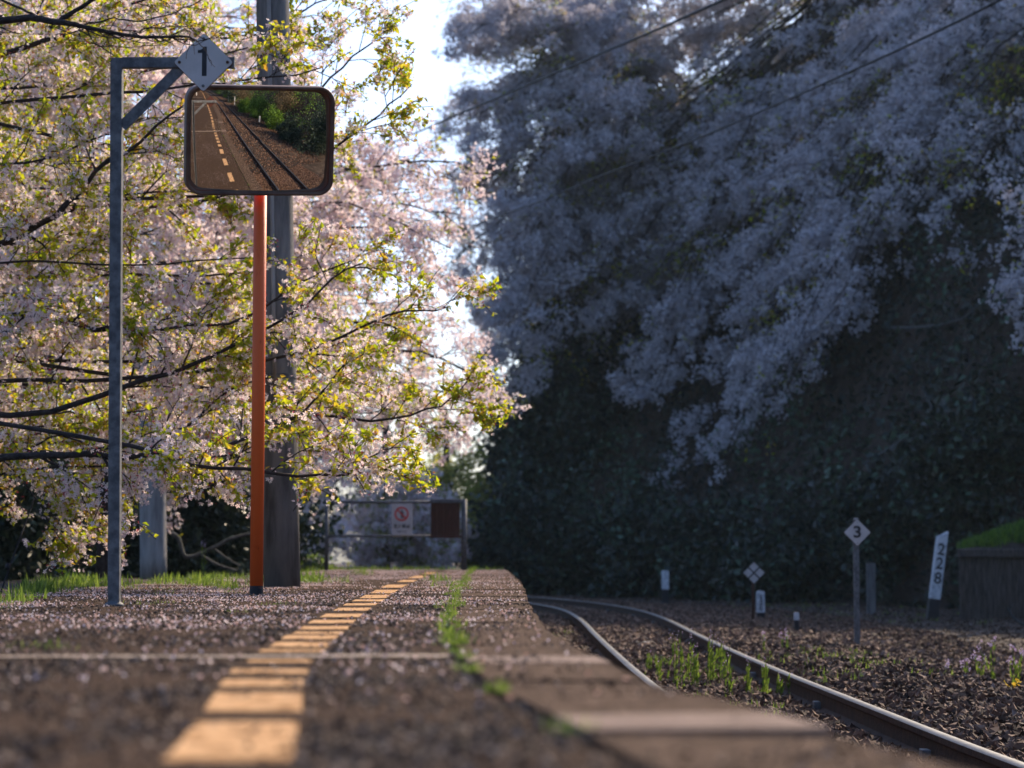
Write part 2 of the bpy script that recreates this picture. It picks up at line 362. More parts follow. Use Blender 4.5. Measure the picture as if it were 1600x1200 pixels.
rail_r0 = smooth([(-60, -1.2), (-50, 1.9), (-40, 3.4), (-25, 3.95), (-12, 3.42), (0, 2.62), (5, 2.28), (9.2, 2.08), (12.2, 2.06), (17.8, 2.0), (24.2, 2.03), (31.8, 2.14), (36.5, 2.08), (41.4, 1.75), (45.8, 1.10), (49.6, 0.30), (54, -0.9), (60, -3.0), (70, -7)], 1.0)
rail_l0 = smooth([(-60, -2.27), (-50, 0.83), (-40, 2.33), (-25, 2.88), (-12, 2.35), (0, 1.55), (5, 1.2), (9.2, 1.0), (16, 0.93), (19.2, 0.92), (24.8, 0.92), (31.2, 0.95), (36.5, 0.88), (40.3, 0.62), (43.5, 0.20), (48, -0.85), (54, -2.4), (60, -4.6), (70, -8.5)], 1.0)

def regs(fn):
    return gsm([(t, fn(t)) for t in np.arange(-61, 74, 0.5)], 3.0, 9.0)
rail_r = regs(rail_r0); rail_l = regs(rail_l0)
# ------------------------------------------------------------ terrain
HP = np.array([(-9, -75), (-3, -62), (3.0, -50), (5.0, -38), (5.5, -22), (5.2, -8), (5.4, 2), (7.2, 12), (9.2, 21), (9.8, 32), (10.0, 40), (8.4, 46), (6.2, 53), (4.0, 59), (1.8, 64.5), (-0.5, 70), (-0.9, 74), (1.5, 80), (8, 88), (120, 92), (120, -75)], dtype=float)
def seg_dist(P, poly):
    d = np.full(len(P), 1e9)
    inside = np.zeros(len(P), bool); n = len(poly)
    for i in range(n):
        a = poly[i]; b = poly[(i + 1) % n]; ab = b - a
        t = np.clip(((P - a) @ ab) / (ab @ ab), 0, 1)
        d = np.minimum(d, np.linalg.norm(P - (a + t[:, None] * ab), axis=1))
        cond = ((a[1] > P[:, 1]) != (b[1] > P[:, 1]))
        xx = (b[0] - a[0]) * (P[:, 1] - a[1]) / (b[1] - a[1] + 1e-12) + a[0]
        inside ^= cond & (P[:, 0] < xx)
    return np.where(inside, d, -d)
def vnoise(P, s, seed=0.0):
    return np.array([noise.noise(Vector((x * s + seed, y * s - seed, seed))) for x, y in P])
def terrain(P):
    P = np.asarray(P, dtype=float); X, Y = P[:, 0], P[:, 1]
    z = np.full(len(P), ZB)
    rr = np.array([rail_r(y) for y in Y]); ll = np.array([rail_l(y) for y in Y])
    # ballast shoulder and a rough verge to the right
    sh = np.clip((X - rr) / 0.5, 0, 1) * np.clip((rr + 1.9 - X) / 0.9, 0, 1)
    z += sh * (0.05 + 0.10 * np.exp(-((Y - 17) / 5.0) ** 2))
    z -= 0.10 * np.clip((X - rr - 1.5) / 1.0, 0, 1) * np.clip((30 - Y) / 10, 0, 1)
    # left of the platform: ground a little lower than its top
    back = np.clip((-2.9 - X) / 0.8, 0, 1)
    z = z * (1 - back) + back * (-0.10 - 0.05 * np.clip((-X - 5) / 6, 0, 10))
    far = np.clip((Y - 37) / 5, 0, 1) * np.clip((ll - 0.8 - X) / 2, 0, 1)
    z = z * (1 - far) + far * (-0.55 - np.clip((Y - 60) / 100, 0, 1) * 6)
    hd = seg_dist(P, HP); H = np.interp(Y, [-30, -8, 0, 18, 27, 36, 45, 60], [12, 8, 5.0, 4.5, 6.5, 12.5, 19.0, 26.0]); st_ = np.interp(Y, [25, 45], [1.0, 1.9])
    rise = np.where(hd > 0, (np.minimum(hd, 3) * 1.35 + np.clip(hd - 3, 0, 40) * 0.95) * st_, 0)
    rise = H * (1 - np.exp(-rise / H * 1.25))
    nz = vnoise(P, 0.22, 3.1) * 1.3 + vnoise(P, 0.8, 9.2) * 0.4
    z += rise + np.clip(hd, 0, 3) / 3 * nz
    z += vnoise(P, 1.3, 5.0) * 0.035 * np.clip(np.abs(X - (rr + ll) / 2) - 0.6, 0, 1)
    return z
def axis_pts(bands):
    out = []
    for a, b, s in bands: out += list(np.arange(a, b, s))
    return np.array(out + [bands[-1][1]])
gx = axis_pts([(-260, -100, 40), (-100, -20, 10), (-20, -3.6, 1.2), (-3.6, 0.4, 1.0), (0.4, 5.2, 0.22), (5.2, 16, 0.6), (16, 40, 2), (40, 120, 10), (120, 260, 35)])
gy = axis_pts([(-260, -100, 40), (-100, -40, 6), (-40, 6, 1.0), (6, 34, 0.28), (34, 80, 0.7), (80, 120, 4), (120, 420, 30)])
GX, GY = np.meshgrid(gx, gy); PP = np.stack([GX.ravel(), GY.ravel()], 1)
GZ = terrain(PP); nx_, ny_ = len(gx), len(gy)
ii = np.arange(ny_ - 1)[:, None] * nx_ + np.arange(nx_ - 1)[None, :]
Fg = np.stack([ii, ii + 1, ii + 1 + nx_, ii + nx_], 2).reshape(-1, 4)
tag(link('ground', mesh_np('ground', np.column_stack([PP, GZ]), Fg, None, True), M_ground), kind='structure')
def tz(x, y): return float(terrain([(x, y)])[0])

# ------------------------------------------------------------ platform
def deck_z(x, y): return 0.0035 * noise.noise(Vector((x * 2.2, y * 1.9, 1.7)))
ys = np.concatenate([np.arange(-58, 1.4, 1.5), np.arange(1.4, 14, 0.07), np.arange(14, 36.2, 0.35)]); NX = 26
V = []
for y in ys:
    xr = joint_x(y) - 0.014; xb = -2.75 + (line_x(y) - line_x(1.5) if y < 1.5 else 0)
    xb += 0.12 * noise.noise(Vector((0, y * 0.8, 0)))
    for k in range(NX + 1):
        t = k / NX; x = xb + (xr - xb) * (t ** 0.75); V.append((x, y, deck_z(x, y)))
    V.append((xr, y, -0.5))
k1 = NX + 2
ii = np.arange(len(ys) - 1)[:, None] * k1 + np.arange(k1 - 1)[None, :]
Fq = np.stack([ii, ii + 1, ii + 1 + k1, ii + k1], 2).reshape(-1, 4)
deck = tag(link('platform', mesh_np('platform', V, Fq, None, False), M_deck), kind='structure')
mb = MB()      # solid core under the deck, a little lower than it
yy = list(np.arange(-58, 36.4, 1.0))
for a, b in zip(yy[:-1], yy[1:]):
    ea, eb = edge_x(a) - 0.06, edge_x(b) - 0.06; ba = -2.7 + (line_x(a) - line_x(1.5) if a < 1.5 else 0); bb = -2.7 + (line_x(b) - line_x(1.5) if b < 1.5 else 0)
    mb.hexa([(ba, a, -1.3), (ea, a, -1.3), (eb, b - 0.002, -1.3), (bb, b - 0.002, -1.3), (ba, a, -0.03), (ea, a, -0.03), (eb, b - 0.002, -0.03), (bb, b - 0.002, -0.03)])
tag(mb.build('platform_wall', M_wall), kind='structure')
# coping slabs along the edge
st = [1.2, 1.7, 2.2, 2.68, 2.95, 3.35, 3.85, 4.45, 4.78, 5.35, 5.95]
while st[-1] < 36: st.append(st[-1] + 0.6)
back = [1.2]
while back[-1] > -57: back.append(back[-1] - 0.9)
st = list(reversed(back[1:])) + st
mb = MB(); rr_ = random.Random(3)
for a, b in zip(st[:-1], st[1:]):
    pale = 1 if (abs(a - 2.68) < 0.01 or abs(a - 4.45) < 0.01) else 0
    dz = rr_.uniform(-0.004, 0.004); ox = rr_.uniform(-0.008, 0.008); tl = rr_.uniform(-0.003, 0.003)
    n = max(1, int((b - a) / 0.2)) if a > 1 else 1
    g = 0.004
    for q in range(n):
        y0 = a + (b - a) * q / n + (g if q == 0 else 0); y1 = a + (b - a) * (q + 1) / n - (g if q == n - 1 else 0)
        j0, j1, e0, e1 = joint_x(y0) + 0.012, joint_x(y1) + 0.012, edge_x(y0) + ox, edge_x(y1) + ox
        e0 += 0.012 * noise.noise(Vector((3, y0 * 4, 0))); e1 += 0.012 * noise.noise(Vector((3, y1 * 4, 0)))
        mb.hexa([(j0, y0, -0.16), (e0 - 0.004, y0, -0.16), (e1 - 0.004, y1, -0.16), (j1, y1, -0.16), (j0, y0, dz), (e0, y0, dz + tl), (e1, y1, dz + tl), (j1, y1, dz)], pale)
tag(mb.build('platform_coping', [M_coping, M_pale]), kind='structure')
# pale joint strip across the deck
mb = MB(); xs_ = np.linspace(-2.7, joint_x(4.7) - 0.02, 40)
def strip(xs_, yf, w_, z):
    for a, b in zip(xs_[:-1], xs_[1:]):
        q = [(a, yf(a) - w_), (b, yf(b) - w_), (b, yf(b) + w_), (a, yf(a) + w_)]
        bs = len(mb.v); mb.v += [(x, y, deck_z(x, y) + z) for x, y in q]; mb.face([bs, bs + 1, bs + 2, bs + 3])
strip(xs_, lambda x: 4.66 + 0.02 * noise.noise(Vector((x * 2, 0, 0))), 0.05, 0.004)
strip(np.linspace(-2.6, 0.1, 10), lambda x: -3.2, 0.05, 0.006); strip(np.linspace(-2.6, 0.1, 10), lambda x: -12.0, 0.05, 0.006)
tag(mb.build('joint_strip', M_strip), kind='structure')
# yellow dashed line
rows = [(1191, 1127), (1111, 1085), (1076.5, 1063), (1054, 1046), (1036, 1030.5), (1020.5, 1014.5), (1011.5, 1003), (1001, 993.5), (992, 986), (984.5, 978.5), (976, 968.5), (965, 958), (955, 949), (947.5, 943), (941, 936.5), (935, 930), (927, 922), (919, 914), (910, 906.5), (904, 900), (897.5, 894.5)]
D = [(gnd(0, a - (1.0 if 940 < a < 1100 else 0)).y, gnd(0, b + (0.7 if a < 1060 and a > 940 else 0.2)).y) for a, b in rows]
y = 1.95
while y > -50: D.append((y - 0.62, y)); y -= 0.98
mb = MB()
for i, (a, b) in enumerate(D):
    n = max(2, int((b - a) / 0.08)) if a > 0 else 3
    wj = 0.066 + rr_.uniform(-0.004, 0.005)
    for q in range(n):
        y0 = a + (b - a) * q / n; y1 = a + (b - a) * (q + 1) / n
        for (u0, u1) in ((-1, -0.33), (-0.33, 0.33), (0.33, 1)):
            p = []
            for yv, u in ((y0, u0), (y0, u1), (y1, u1), (y1, u0)):
                x = line_x(yv) + u * wj + 0.003 * noise.noise(Vector((u, yv * 9, 1))); p.append((x, yv, deck_z(x, yv) + (0.0016 if 1.6 < yv < 13.5 else 0.004)))
            bs = len(mb.v); mb.v += p; mb.face([bs, bs + 1, bs + 2, bs + 3])
tag(mb.build('yellow_line', M_paint), kind='structure')

# ------------------------------------------------------------ rails and sleepers
def rail(fn, label):
    root = empty('rail', (fn(9), 9, ZR), label, 'rail', 'rails of the single track')
    prof = [(-0.062, -0.15), (0.062, -0.15), (0.062, -0.142), (0.012, -0.122), (0.009, -0.05), (0.030, -0.036), (0.0325, -0.006), (-0.0325, -0.006), (-0.030, -0.036), (-0.009, -0.05), (-0.012, -0.122), (-0.062, -0.142)]
    ysr = list(np.arange(-58, 4, 1.0)) + list(np.arange(4, 68, 0.5)); b = MB(); t = MB()
    for yv in ysr:
        x = fn(yv)
        for u, z in prof: b.v.append((x + u, yv, ZR + z))
        for u, z in ((-0.0325, -0.006), (-0.026, 0), (0.026, 0), (0.0325, -0.006)): t.v.append((x + u, yv, ZR + z))
    n = len(prof)
    for i in range(len(ysr) - 1):
        for k in range(n):
            k2 = (k + 1) % n
            if k == 6: continue
            b.face((i * n + k, i * n + k2, (i + 1) * n + k2, (i + 1) * n + k), 0, False)
        for k in range(3): t.face((i * 4 + k, i * 4 + k + 1, (i + 1) * 4 + k + 1, (i + 1) * 4 + k), 0, True)
    b.build('rail_web', M_railside, root); t.build('rail_head', M_railtop, root)
    return root
rail(rail_l, 'near rail of the curving track, closest to the platform edge')
rr_root = rail(rail_r, 'far rail of the curving track, between the weeds and the ballast bank')
mb = MB()
for k in range(9):      # fishplate clamps on the far rail
    mb = MB(); yv = 11.2 + k * 3.7; x = rail_r(yv); mb.box(x - 0.075, x - 0.03, yv - 0.05, yv + 0.05, ZR - 0.145, ZR - 0.085); mb.build('rail_clip', M_galv, rr_root, bevel=0.006)

# ------------------------------------------------------------ ballast, litter, petals, grass (stuff)
rg = np.random.default_rng(11)
def pts_on(n, fy, fx):
    y = fy(n); x = fx(y, n); return np.stack([x, y], 1)
Rv = np.vectorize(rail_r); Lv = np.vectorize(rail_l)
n = 62000; yv = 8 + 40 * rg.random(n) ** 1.9; x0 = Lv(yv) - 0.75; x1 = np.minimum(Rv(yv) + 3.4, 0.235 * yv + 0.5 + 0.6)
x1 = np.maximum(x1, x0 + 0.5); xv = x0 + (x1 - x0) * rg.random(n)
ok = (np.abs(xv - Rv(yv)) > 0.07) & (np.abs(xv - Lv(yv)) > 0.07); P2 = np.stack([xv, yv], 1)[ok]
z = terrain(P2); sz = 0.018 + 0.022 * rg.random(len(P2)) ** 1.5
P3 = np.column_stack([P2, z + 0.006 + 0.02 * rg.random(len(P2))])
Rm = rotmats(len(P2), rg); Rm = Rm * np.array([1.25, 0.95, 0.75])[None, None, :]
tag(scatter('ballast_stones', P3, OCTA[0], OCTA[1], sz, M_stone, None, rg, rmat=Rm), 'brown ballast stones lying along the track', 'ballast', kind='stuff')
# farther and behind the camera: coarser
n = 26000; yv = np.concatenate([-22 + 30 * rg.random(n // 2), 24 + 34 * rg.random(n // 2)]); xv = Lv(yv) - 0.8 + rg.random(len(yv)) * 4.4
P2 = np.stack([xv, yv], 1); P3 = np.column_stack([P2, terrain(P2) + 0.02])
tag(scatter('track_gravel', P3, OCTA[0], OCTA[1], 0.03 + 0.03 * rg.random(len(P2)), M_stone, None, rg), 'rust brown gravel spread under the distant track', 'gravel', kind='stuff')
n = 42000; yv = 9 + 50 * rg.random(n) ** 1.2; xv = Rv(yv) + 0.2 + rg.random(n) ** 0.9 * np.clip(0.24 * yv + 1.2 - Rv(yv), 0.5, 9)
P2 = np.stack([xv, yv], 1); hd = seg_dist(P2, HP); P2 = P2[hd < 1.0]; P3 = np.column_stack([P2, terrain(P2) + 0.012])
tag(scatter('leaf_litter', P3, LEAFB[0], LEAFB[1], 0.028 + 0.035 * rg.random(len(P2)), M_litter, None, rg, up=1.2, rnd=rg.random(len(P2)) ** 1.6), 'dead leaves and twigs covering the verge', 'leaf litter', kind='stuff')
# petals
n = 95000; yv = 3.0 + 33 * rg.random(n) ** 1.25; xl = -2.75; xr = np.array([edge_x(q) for q in yv]) - 0.01
u = rg.random(n) ** 1.25; xv = xl + (xr - xl) * u
dn = np.array([noise.noise(Vector((a * 1.5, b * 0.9, 2.0))) for a, b in zip(xv, yv)])
keep = (rg.random(n) < np.clip(0.36 + 0.95 * dn, 0.06, 1)) & (rg.random(n) < np.clip((yv - 3.2) / 5.0, 0.05, 1))
xv, yv = xv[keep], yv[keep]; jx = np.array([joint_x(q) for q in yv]); lx = np.array([line_x(q) for q in yv])
onp = rg.random(len(xv)) < np.where(xv > jx, 0.5, np.where(np.abs(xv - lx) < 0.07, 0.12, 1)); xv, yv = xv[onp], yv[onp]
zz = np.array([deck_z(a, b) for a, b in zip(xv, yv)]) + 0.006
tag(scatter('fallen_petals', np.column_stack([xv, yv, zz]), [(-.5, 0, .0), (0, -.42, .12), (.5, 0, .05), (0, .42, .22)], [(0, 1, 2, 3)], 0.0065 + 0.0065 * rg.random(len(xv)), M_petal, None, rg, up=0.9), 'pale pink cherry petals scattered over the platform', 'petals', kind='stuff')
n = 9000; yv = 9 + 18 * rg.random(n); xv = Lv(yv) - 0.6 + 4.0 * rg.random(n); P2 = np.stack([xv, yv], 1)
def grit(name, label, n, ya, yb, fn0, fn1, lo, hi):
    yv = ya + (yb - ya) * rg.random(n) ** 1.4; a_ = np.array([fn0(q) for q in yv]); b_ = np.array([fn1(q) for q in yv]); xv = a_ + (b_ - a_) * rg.random(n)
    dn_ = np.array([noise.noise(Vector((p * 4, q * 2.5, 6.0))) for p, q in zip(xv, yv)]); k_ = rg.random(n) < np.clip(0.5 + 1.2 * dn_, 0.05, 1); k_ &= (np.abs(xv - np.array([line_x(q) for q in yv])) > 0.072) | (rg.random(n) < 0.13); xv, yv = xv[k_], yv[k_]
    zz = np.array([deck_z(p, q) for p, q in zip(xv, yv)]) + 0.001
    Rm = rotmats(len(xv), rg) * np.array([1.3, 1.0, 0.6])[None, None, :]
    tag(scatter(name, np.column_stack([xv, yv, zz]), OCTA[0], OCTA[1], lo + (hi - lo) * rg.random(len(xv)) ** 3, M_grit, None, rg, rnd=rg.random(len(xv)) ** 1.8, rmat=Rm), label, 'grit', kind='stuff')
grit('asphalt_grit', 'coarse grit and crumbs lying on the brown platform', 70000, 2.0, 14, lambda q: max(-2.6, -0.26 * q), lambda q: joint_x(q), 0.0018, 0.007)
grit('coping_grit', 'small crumbs lying on the edge slabs', 5000, 2.0, 12, lambda q: joint_x(q) + .01, lambda q: edge_x(q) - .01, 0.0015, 0.006)
# grass
def tufts(name, label, centres, blades, rad, h, m=M_grass):
    c = np.repeat(np.asarray(centres, dtype=float), blades, axis=0); n = len(c)
    c[:, :2] += rg.normal(size=(n, 2)) * rad
    a = rg.uniform(0, 2 * np.pi, n); tl = rg.normal(size=n) * 0.45
    ca, sa, ct, st_ = np.cos(a), np.sin(a), np.cos(tl), np.sin(tl); z0 = np.zeros(n)
    Rz = np.stack([np.stack([ca, -sa, z0], 1), np.stack([sa, ca, z0], 1), np.stack([z0, z0, z0 + 1], 1)], 1)
    Rx = np.stack([np.stack([z0 + 1, z0, z0], 1), np.stack([z0, ct, st_], 1), np.stack([z0, -st_, ct], 1)], 1)
    Rm = np.einsum('nij,njk->nik', Rz, Rx); Rm[:, :, 0] *= 1.5
    hh = np.repeat(np.broadcast_to(np.asarray(h, dtype=float), (len(centres),)), blades) * rg.uniform(0.4, 1.2, n)
    o = scatter(name, c, BLADE[0], BLADE[1], hh, m, None, rg, rmat=Rm)
    return tag(o, label, 'grass', kind='stuff')
cs = []; hs = []
for q in range(150):      # joint between deck and coping
    t = random.random(); yv = 4.6 + 31 * t ** 1.3
    if noise.noise(Vector((0, yv * 1.1, 8))) < -0.22 and yv < 9: continue
    cs.append((joint_x(yv) + random.gauss(0, 0.012 + 0.012 * min(yv, 10) / 10), yv, 0)); hs.append(0.016 + 0.018 * random.random())
for x_, y_ in ((770, 1082), (778, 1080), (725, 1046), (733, 1050), (706, 1020), (893, 1144), (742, 893), (736, 890), (744, 890)):
    g = gnd(x_, y_); cs.append((g.x, g.y, 0)); hs.append(0.02 if y_ > 1000 else 0.07)
tufts('joint_grass', 'bright green grass growing in the joint along the platform edge', cs, 26, 0.012, np.array(hs))
cs = []; hs = []
for q in range(330):      # rear edge of the platform
    yv = 10 + 25 * random.random(); xv = -2.75 + 0.35 * random.random() ** 2 * (1 if random.random() < .8 else 4) - 0.9 * random.random() ** 2
    if noise.noise(Vector((xv * 1.5, yv * 0.9, 3))) < 0.10: continue
    cs.append((xv, yv, 0 if xv > -2.8 else -0.05)); hs.append(0.018 + 0.05 * random.random() ** 2)
for x_, y_, k in ((100, 915, 20), (60, 925, 14), (150, 912, 14), (285, 912, 8), (320, 915, 8), (30, 940, 4), (70, 1015, 2), (265, 948, 1), (220, 946, 1), (350, 905, 6), (385, 960, 1), (480, 912, 5), (500, 908, 5), (560, 900, 3), (690, 912, 3), (385, 915, 5), (1, 950, 2), (430, 945, 1), (300, 905, 8), (360, 925, 2)):
    for q in range(k):
        g = gnd(x_ + random.gauss(0, 22 if k > 3 else 6), y_ + random.gauss(0, 3)); cs.append((g.x, g.y, 0)); hs.append(0.04 + 0.06 * random.random() if k > 2 else 0.02)
tufts('verge_grass', 'fresh green grass along the back edge of the platform', cs, 26, 0.045, np.array(hs))
cs = [(random.gauss(-4.5, 1.2), 36.8 + random.random() * 6, tz(-4, 38)) for q in range(0)]
for q in range(150):
    xv = random.uniform(-3.6, -0.2); cs.append((xv, 36.3 + random.random() * 1.2, -0.25))
tufts('end_grass', 'green grass beyond the far end of the platform under the barrier', cs, 30, 0.08, 0.27)
cs = []; 
for q in range(38):
    yv = random.uniform(16, 22); xv = rail_r(yv) + random.uniform(0.25, 1.3); cs.append((xv, yv, tz(xv, yv)))
for q in range(26):
    yv = random.uniform(13, 22); xv = rail_r(yv) - random.uniform(0.1, 0.9); cs.append((xv, yv, ZB))
for q in range(26):
    g = gnd(random.uniform(1540, 1640), 1085, -0.82); yv = g.y + random.uniform(-.5, 1.2); cs.append((g.x * 1.0, yv, -0.86))
for q in range(70):
    yv = random.uniform(34, 52); xv = random.uniform(4.2, 9); cs.append((xv, yv, tz(xv, yv)))
for q in range(30):
    yv = random.uniform(26, 48); xv = rail_l(yv) - random.uniform(0.2, 0.6); cs.append((xv, yv, ZB))
tufts('track_weeds', 'low green weeds spread over the ballast beside the rails', cs, 16, 0.05, 0.07)

# ------------------------------------------------------------ individual flowering stalks
def stalk(label, base, h, n, lean, group, col=M_lil, seed=0, fl=8, thin=0.0032):
    r_ = np.random.default_rng(seed); root = empty('wildflower', base, label, 'plant', group)
    T = Tubes(); tips = []; lv = []
    for k in range(n):
        b = np.array(base) + np.append(r_.normal(size=2) * 0.03 * (n > 1), 0); hh = h * r_.uniform(0.65, 1.05)
        e = b + np.array([r_.normal() * lean * hh, r_.normal() * lean * hh, hh]); p = cpath([b, (b + e) / 2, e], 5, r_, 0.004)
        T.add(p, thin, thin * 0.5, 4); tips.append(e)
        for q in range(11): t = r_.random() * 0.8; lv.append(b + (e - b) * t)
    T.build('stem', M_grass, root)
    tp = np.repeat(np.array(tips), fl, axis=0); tp = tp + r_.normal(size=tp.shape) * np.array([0.010, 0.010, 0.022])
    scatter('blossom', tp, FL3[0], FL3[1], 0.012 + 0.0022 * min(fl, 5) * (fl > 3), col, root, r_)
    scatter('leaves', np.array(lv), LEAF[0], LEAF[1], 0.05 * r_.uniform(.5, 1.2, len(lv)), M_grass, root, r_, rmat=np.stack([np.tile([0.15, 0.1, 1.0], (len(lv), 1)) + r_.normal(size=(len(lv), 3)) * 0.22, np.tile([1.0, 0, 0], (len(lv), 1)) * 0.7, np.tile([0, 1.0, 0], (len(lv), 1))], axis=2))
for i, (x_, y_, h) in enumerate([(1015, 1052, .16), (1030, 1068, .20), (1056, 1075, .36), (1068, 1078, .38), (1080, 1072, .30), (1092, 1080, .34), (1104, 1070, .37), (1112, 1066, .36), (1124, 1070, .36), (1130, 1062, .30), (1146, 1095, .33), (1170, 1085, .22), (1195, 1085, .24), (1218, 1090, .14)]):
    g = gnd(x_, y_, ZB); stalk('tall thin flowering weed standing between the two rails', tuple(g), h * 1.15, 4, 0.05, 'flowering weeds between the rails', seed=i, fl=3)
for i, (x_, y_, h) in enumerate([(1222, 1016, .20), (1232, 1012, .16), (1190, 1018, .17)]):
    g = gnd(x_, y_, ZB + 0.1); stalk('small flowering weed on top of the ballast bank beyond the far rail', tuple(g), h, 2, 0.06, 'weeds on the ballast bank', seed=30 + i)
for i, (x_, y_, h) in enumerate([(1510, 1062, .22), (1535, 1055, .25), (1555, 1060, .38), (1580, 1058, .25), (1480, 1060, .2), (1598, 1064, .3)]):
    g = gnd(x_, y_ + 12, -0.84); stalk('lilac flowered weed at the right hand verge in front of the boarded box', tuple(g), h, 3, 0.15, 'lilac weeds on the verge', seed=50 + i, fl=10)
for i, (x_, y_) in enumerate([(1592, 1100), (1562, 1110)]):
    g = gnd(x_, y_ + 14, -0.84); stalk(['yellow flowered weed cut by the right border of the view', 'small yellow flowers left of the taller yellow weed'][i], tuple(g), [.22, .12][i], 4, 0.2, None, M_yel, seed=70 + i, fl=14)
g = gnd(312, 897); stalk('slender lilac flower stalk on the platform rear between the grey poles', tuple(g), 0.40, 2, 0.05, None, seed=90, fl=8, thin=0.003)

# ------------------------------------------------------------ post with number 1
def ppm(Y): return F / Y
b0 = gnd(177, 948); Y1 = b0.y; root = empty('sign_post', b0, 'grey steel gallows post holding the white diamond sign number 1', 'sign post')
tp = px(181.5, 90, Y1); s = 18 / ppm(Y1)
mb = MB()    # angle iron: front plate and right-hand plate
xa, xb_ = b0.x - s / 2, tp.x - s / 2; zt = tp.z
mb.hexa([(xa, Y1, 0), (xa + s, Y1, 0), (xa + s, Y1 + .006, 0), (xa, Y1 + .006, 0), (xb_, Y1, zt), (xb_ + s, Y1, zt), (xb_ + s, Y1 + .006, zt), (xb_, Y1 + .006, zt)])
mb.hexa([(xa + s - .006, Y1 + .0063, 0), (xa + s, Y1 + .0063, 0), (xa + s, Y1 + s, 0), (xa + s - .006, Y1 + s, 0), (xb_ + s - .006, Y1 + .0063, zt), (xb_ + s, Y1 + .0063, zt), (xb_ + s, Y1 + s, zt), (xb_ + s - .006, Y1 + s, zt)])
mb.hexa([(xa, Y1 + .0063, 0), (xa + .006, Y1 + .0063, 0), (xa + .006, Y1 + s, 0), (xa, Y1 + s, 0), (xb_, Y1 + .0063, zt), (xb_ + .006, Y1 + .0063, zt), (xb_ + .006, Y1 + s, zt), (xb_, Y1 + s, zt)])
mb.build('post', M_galv, root)
mb = MB(); mb.tube([(b0.x, Y1 + .02, 0.0), (b0.x, Y1 + .02, 0.012), (b0.x, Y1 + .02, 0.022)], [0.042, 0.038, 0.024], 14); mb.build('base_collar', M_galv, root)
a = px(190.6, 98.5, Y1 + .012); b = px(367, 98.5, Y1 + .012); hgt = 17 / ppm(Y1)
mb = MB(); mb.bar(a, b, hgt, 0.03); mb.build('arm', M_galv, root, bevel=0.002)
mb = MB(); mb.bar(px(190.5, 198, Y1 + .014), px(283, 106, Y1 + .014), 17 / ppm(Y1), 0.012); mb.build('brace', M_galv, root)
c = px(318, 97.5, Y1 - .012); hd_ = 47 / ppm(Y1)
def rdiamond(h, rc=0.06):
    out = []
    for k in range(4):
        a0 = math.pi / 2 * k
        for u in (-rc, 0, rc):
            ax = Vector((math.cos(a0), math.sin(a0))); ay = Vector((-math.sin(a0), math.cos(a0)))
            q = ax * (h * (1 - abs(u) - (0.03 if u == 0 else 0.0))) + ay * h * u
            out.append((q.x, q.y))
    return out
Tm = Matrix.Translation(c)
mb = MB(); mb.prism(rdiamond(hd_), -0.003, 0.003, M=Tm); sg = mb.build('sign_plate', M_white, root)
mb = MB(); mb.prism([(q[0] * 1.02, q[1] * 1.02) for q in rdiamond(hd_)], 0.0032, 0.006, M=Tm); mb.build('sign_backing', M_rust, root)
u = hd_ / 47.0
one = [(-2.3, -22), (5.2, -22), (5.2, 25), (0, 25), (-1.5, 22), (-4.5, 20), (-9, 19.5), (-9, 15), (-2.3, 15)]
mb = MB(); mb.prism([(q[0] * u, q[1] * u) for q in one], -0.0045, -0.0034, M=Tm); mb.build('numeral', M_black, root)
for (dx, dz) in ((-38, 0), (38, 0), (0, 38), (0, -38)):
    mb = MB(); q = c + Vector((dx * u, -0.003, dz * u)); mb.tube([q, q + Vector((0, -.0035, 0))], 0.0065, 10); mb.tube([q + Vector((0, -.0035, 0)), q + Vector((0, -.006, 0))], 0.0035, 6)
    mb.build('bolt', M_bronze if dz == 0 else M_galv, root)

# ------------------------------------------------------------ convex mirror on the orange pole
b0 = gnd(400.5, 930); YM = b0.y; PM = ppm(YM)
root = empty('convex_mirror', b0, 'rectangular convex mirror on a tall orange pole showing the track behind', 'mirror')
rp_ = 10.3 / PM; NY, NP = R(16.5), R(16.0); PG = ppm(YM - 0.24); ctr = px(406, 219.5, YM - 0.24)
mb = MB(); mb.tube([(b0.x, YM, 0), (b0.x, YM, 0.05)], rp_ * 1.01, 20, caps=False); mb.build('pole_foot', M_black, root)
mb = MB(); mb.tube([(b0.x, YM, 0.035), (b0.x + 0.002, YM, 1.2), (b0.x + 0.004, YM, ctr.z + 0.06)], rp_, 24); mb.build('pole', M_orange, root)
nrm = Vector((math.sin(NY) * math.cos(NP), -math.cos(NY) * math.cos(NP), -math.sin(NP)))
zx = (-nrm).cross(Vector((0, 0, 1))); zx = Vector((0, 0, 1)).cross(nrm).normalized(); zx = zx if zx.x > 0 else -zx
up_ = zx.cross(-nrm).normalized(); up_ = up_ if up_.z > 0 else -up_
zx, up_ = zx * math.cos(R(2.3)) + up_ * math.sin(R(2.3)), up_ * math.cos(R(2.3)) - zx * math.sin(R(2.3))
MM = Matrix(((zx.x, -nrm.x, up_.x, ctr.x), (zx.y, -nrm.y, up_.y, ctr.y), (zx.z, -nrm.z, up_.z, ctr.z), (0, 0, 0, 1)))  # local: x right, y away, z up
W2, H2, RC = 0.5 * 220 / PG / math.cos(R(21)), 0.5 * 169 / PG / math.cos(R(12)), 0.085
def rrect(w2, h2, rc, n=8):
    out = []
    for cx_, cz_, a0 in ((w2 - rc, h2 - rc, 0), (-w2 + rc, h2 - rc, 90), (-w2 + rc, -h2 + rc, 180), (w2 - rc, -h2 + rc, 270)):
        for k in range(n + 1):
            a_ = R(a0 + 90 * k / n); out.append((cx_ + rc * math.cos(a_), cz_ + rc * math.sin(a_)))
    return out
SR = 1.75
wi, hi = W2 - 0.022, H2 - 0.022
o_ = []
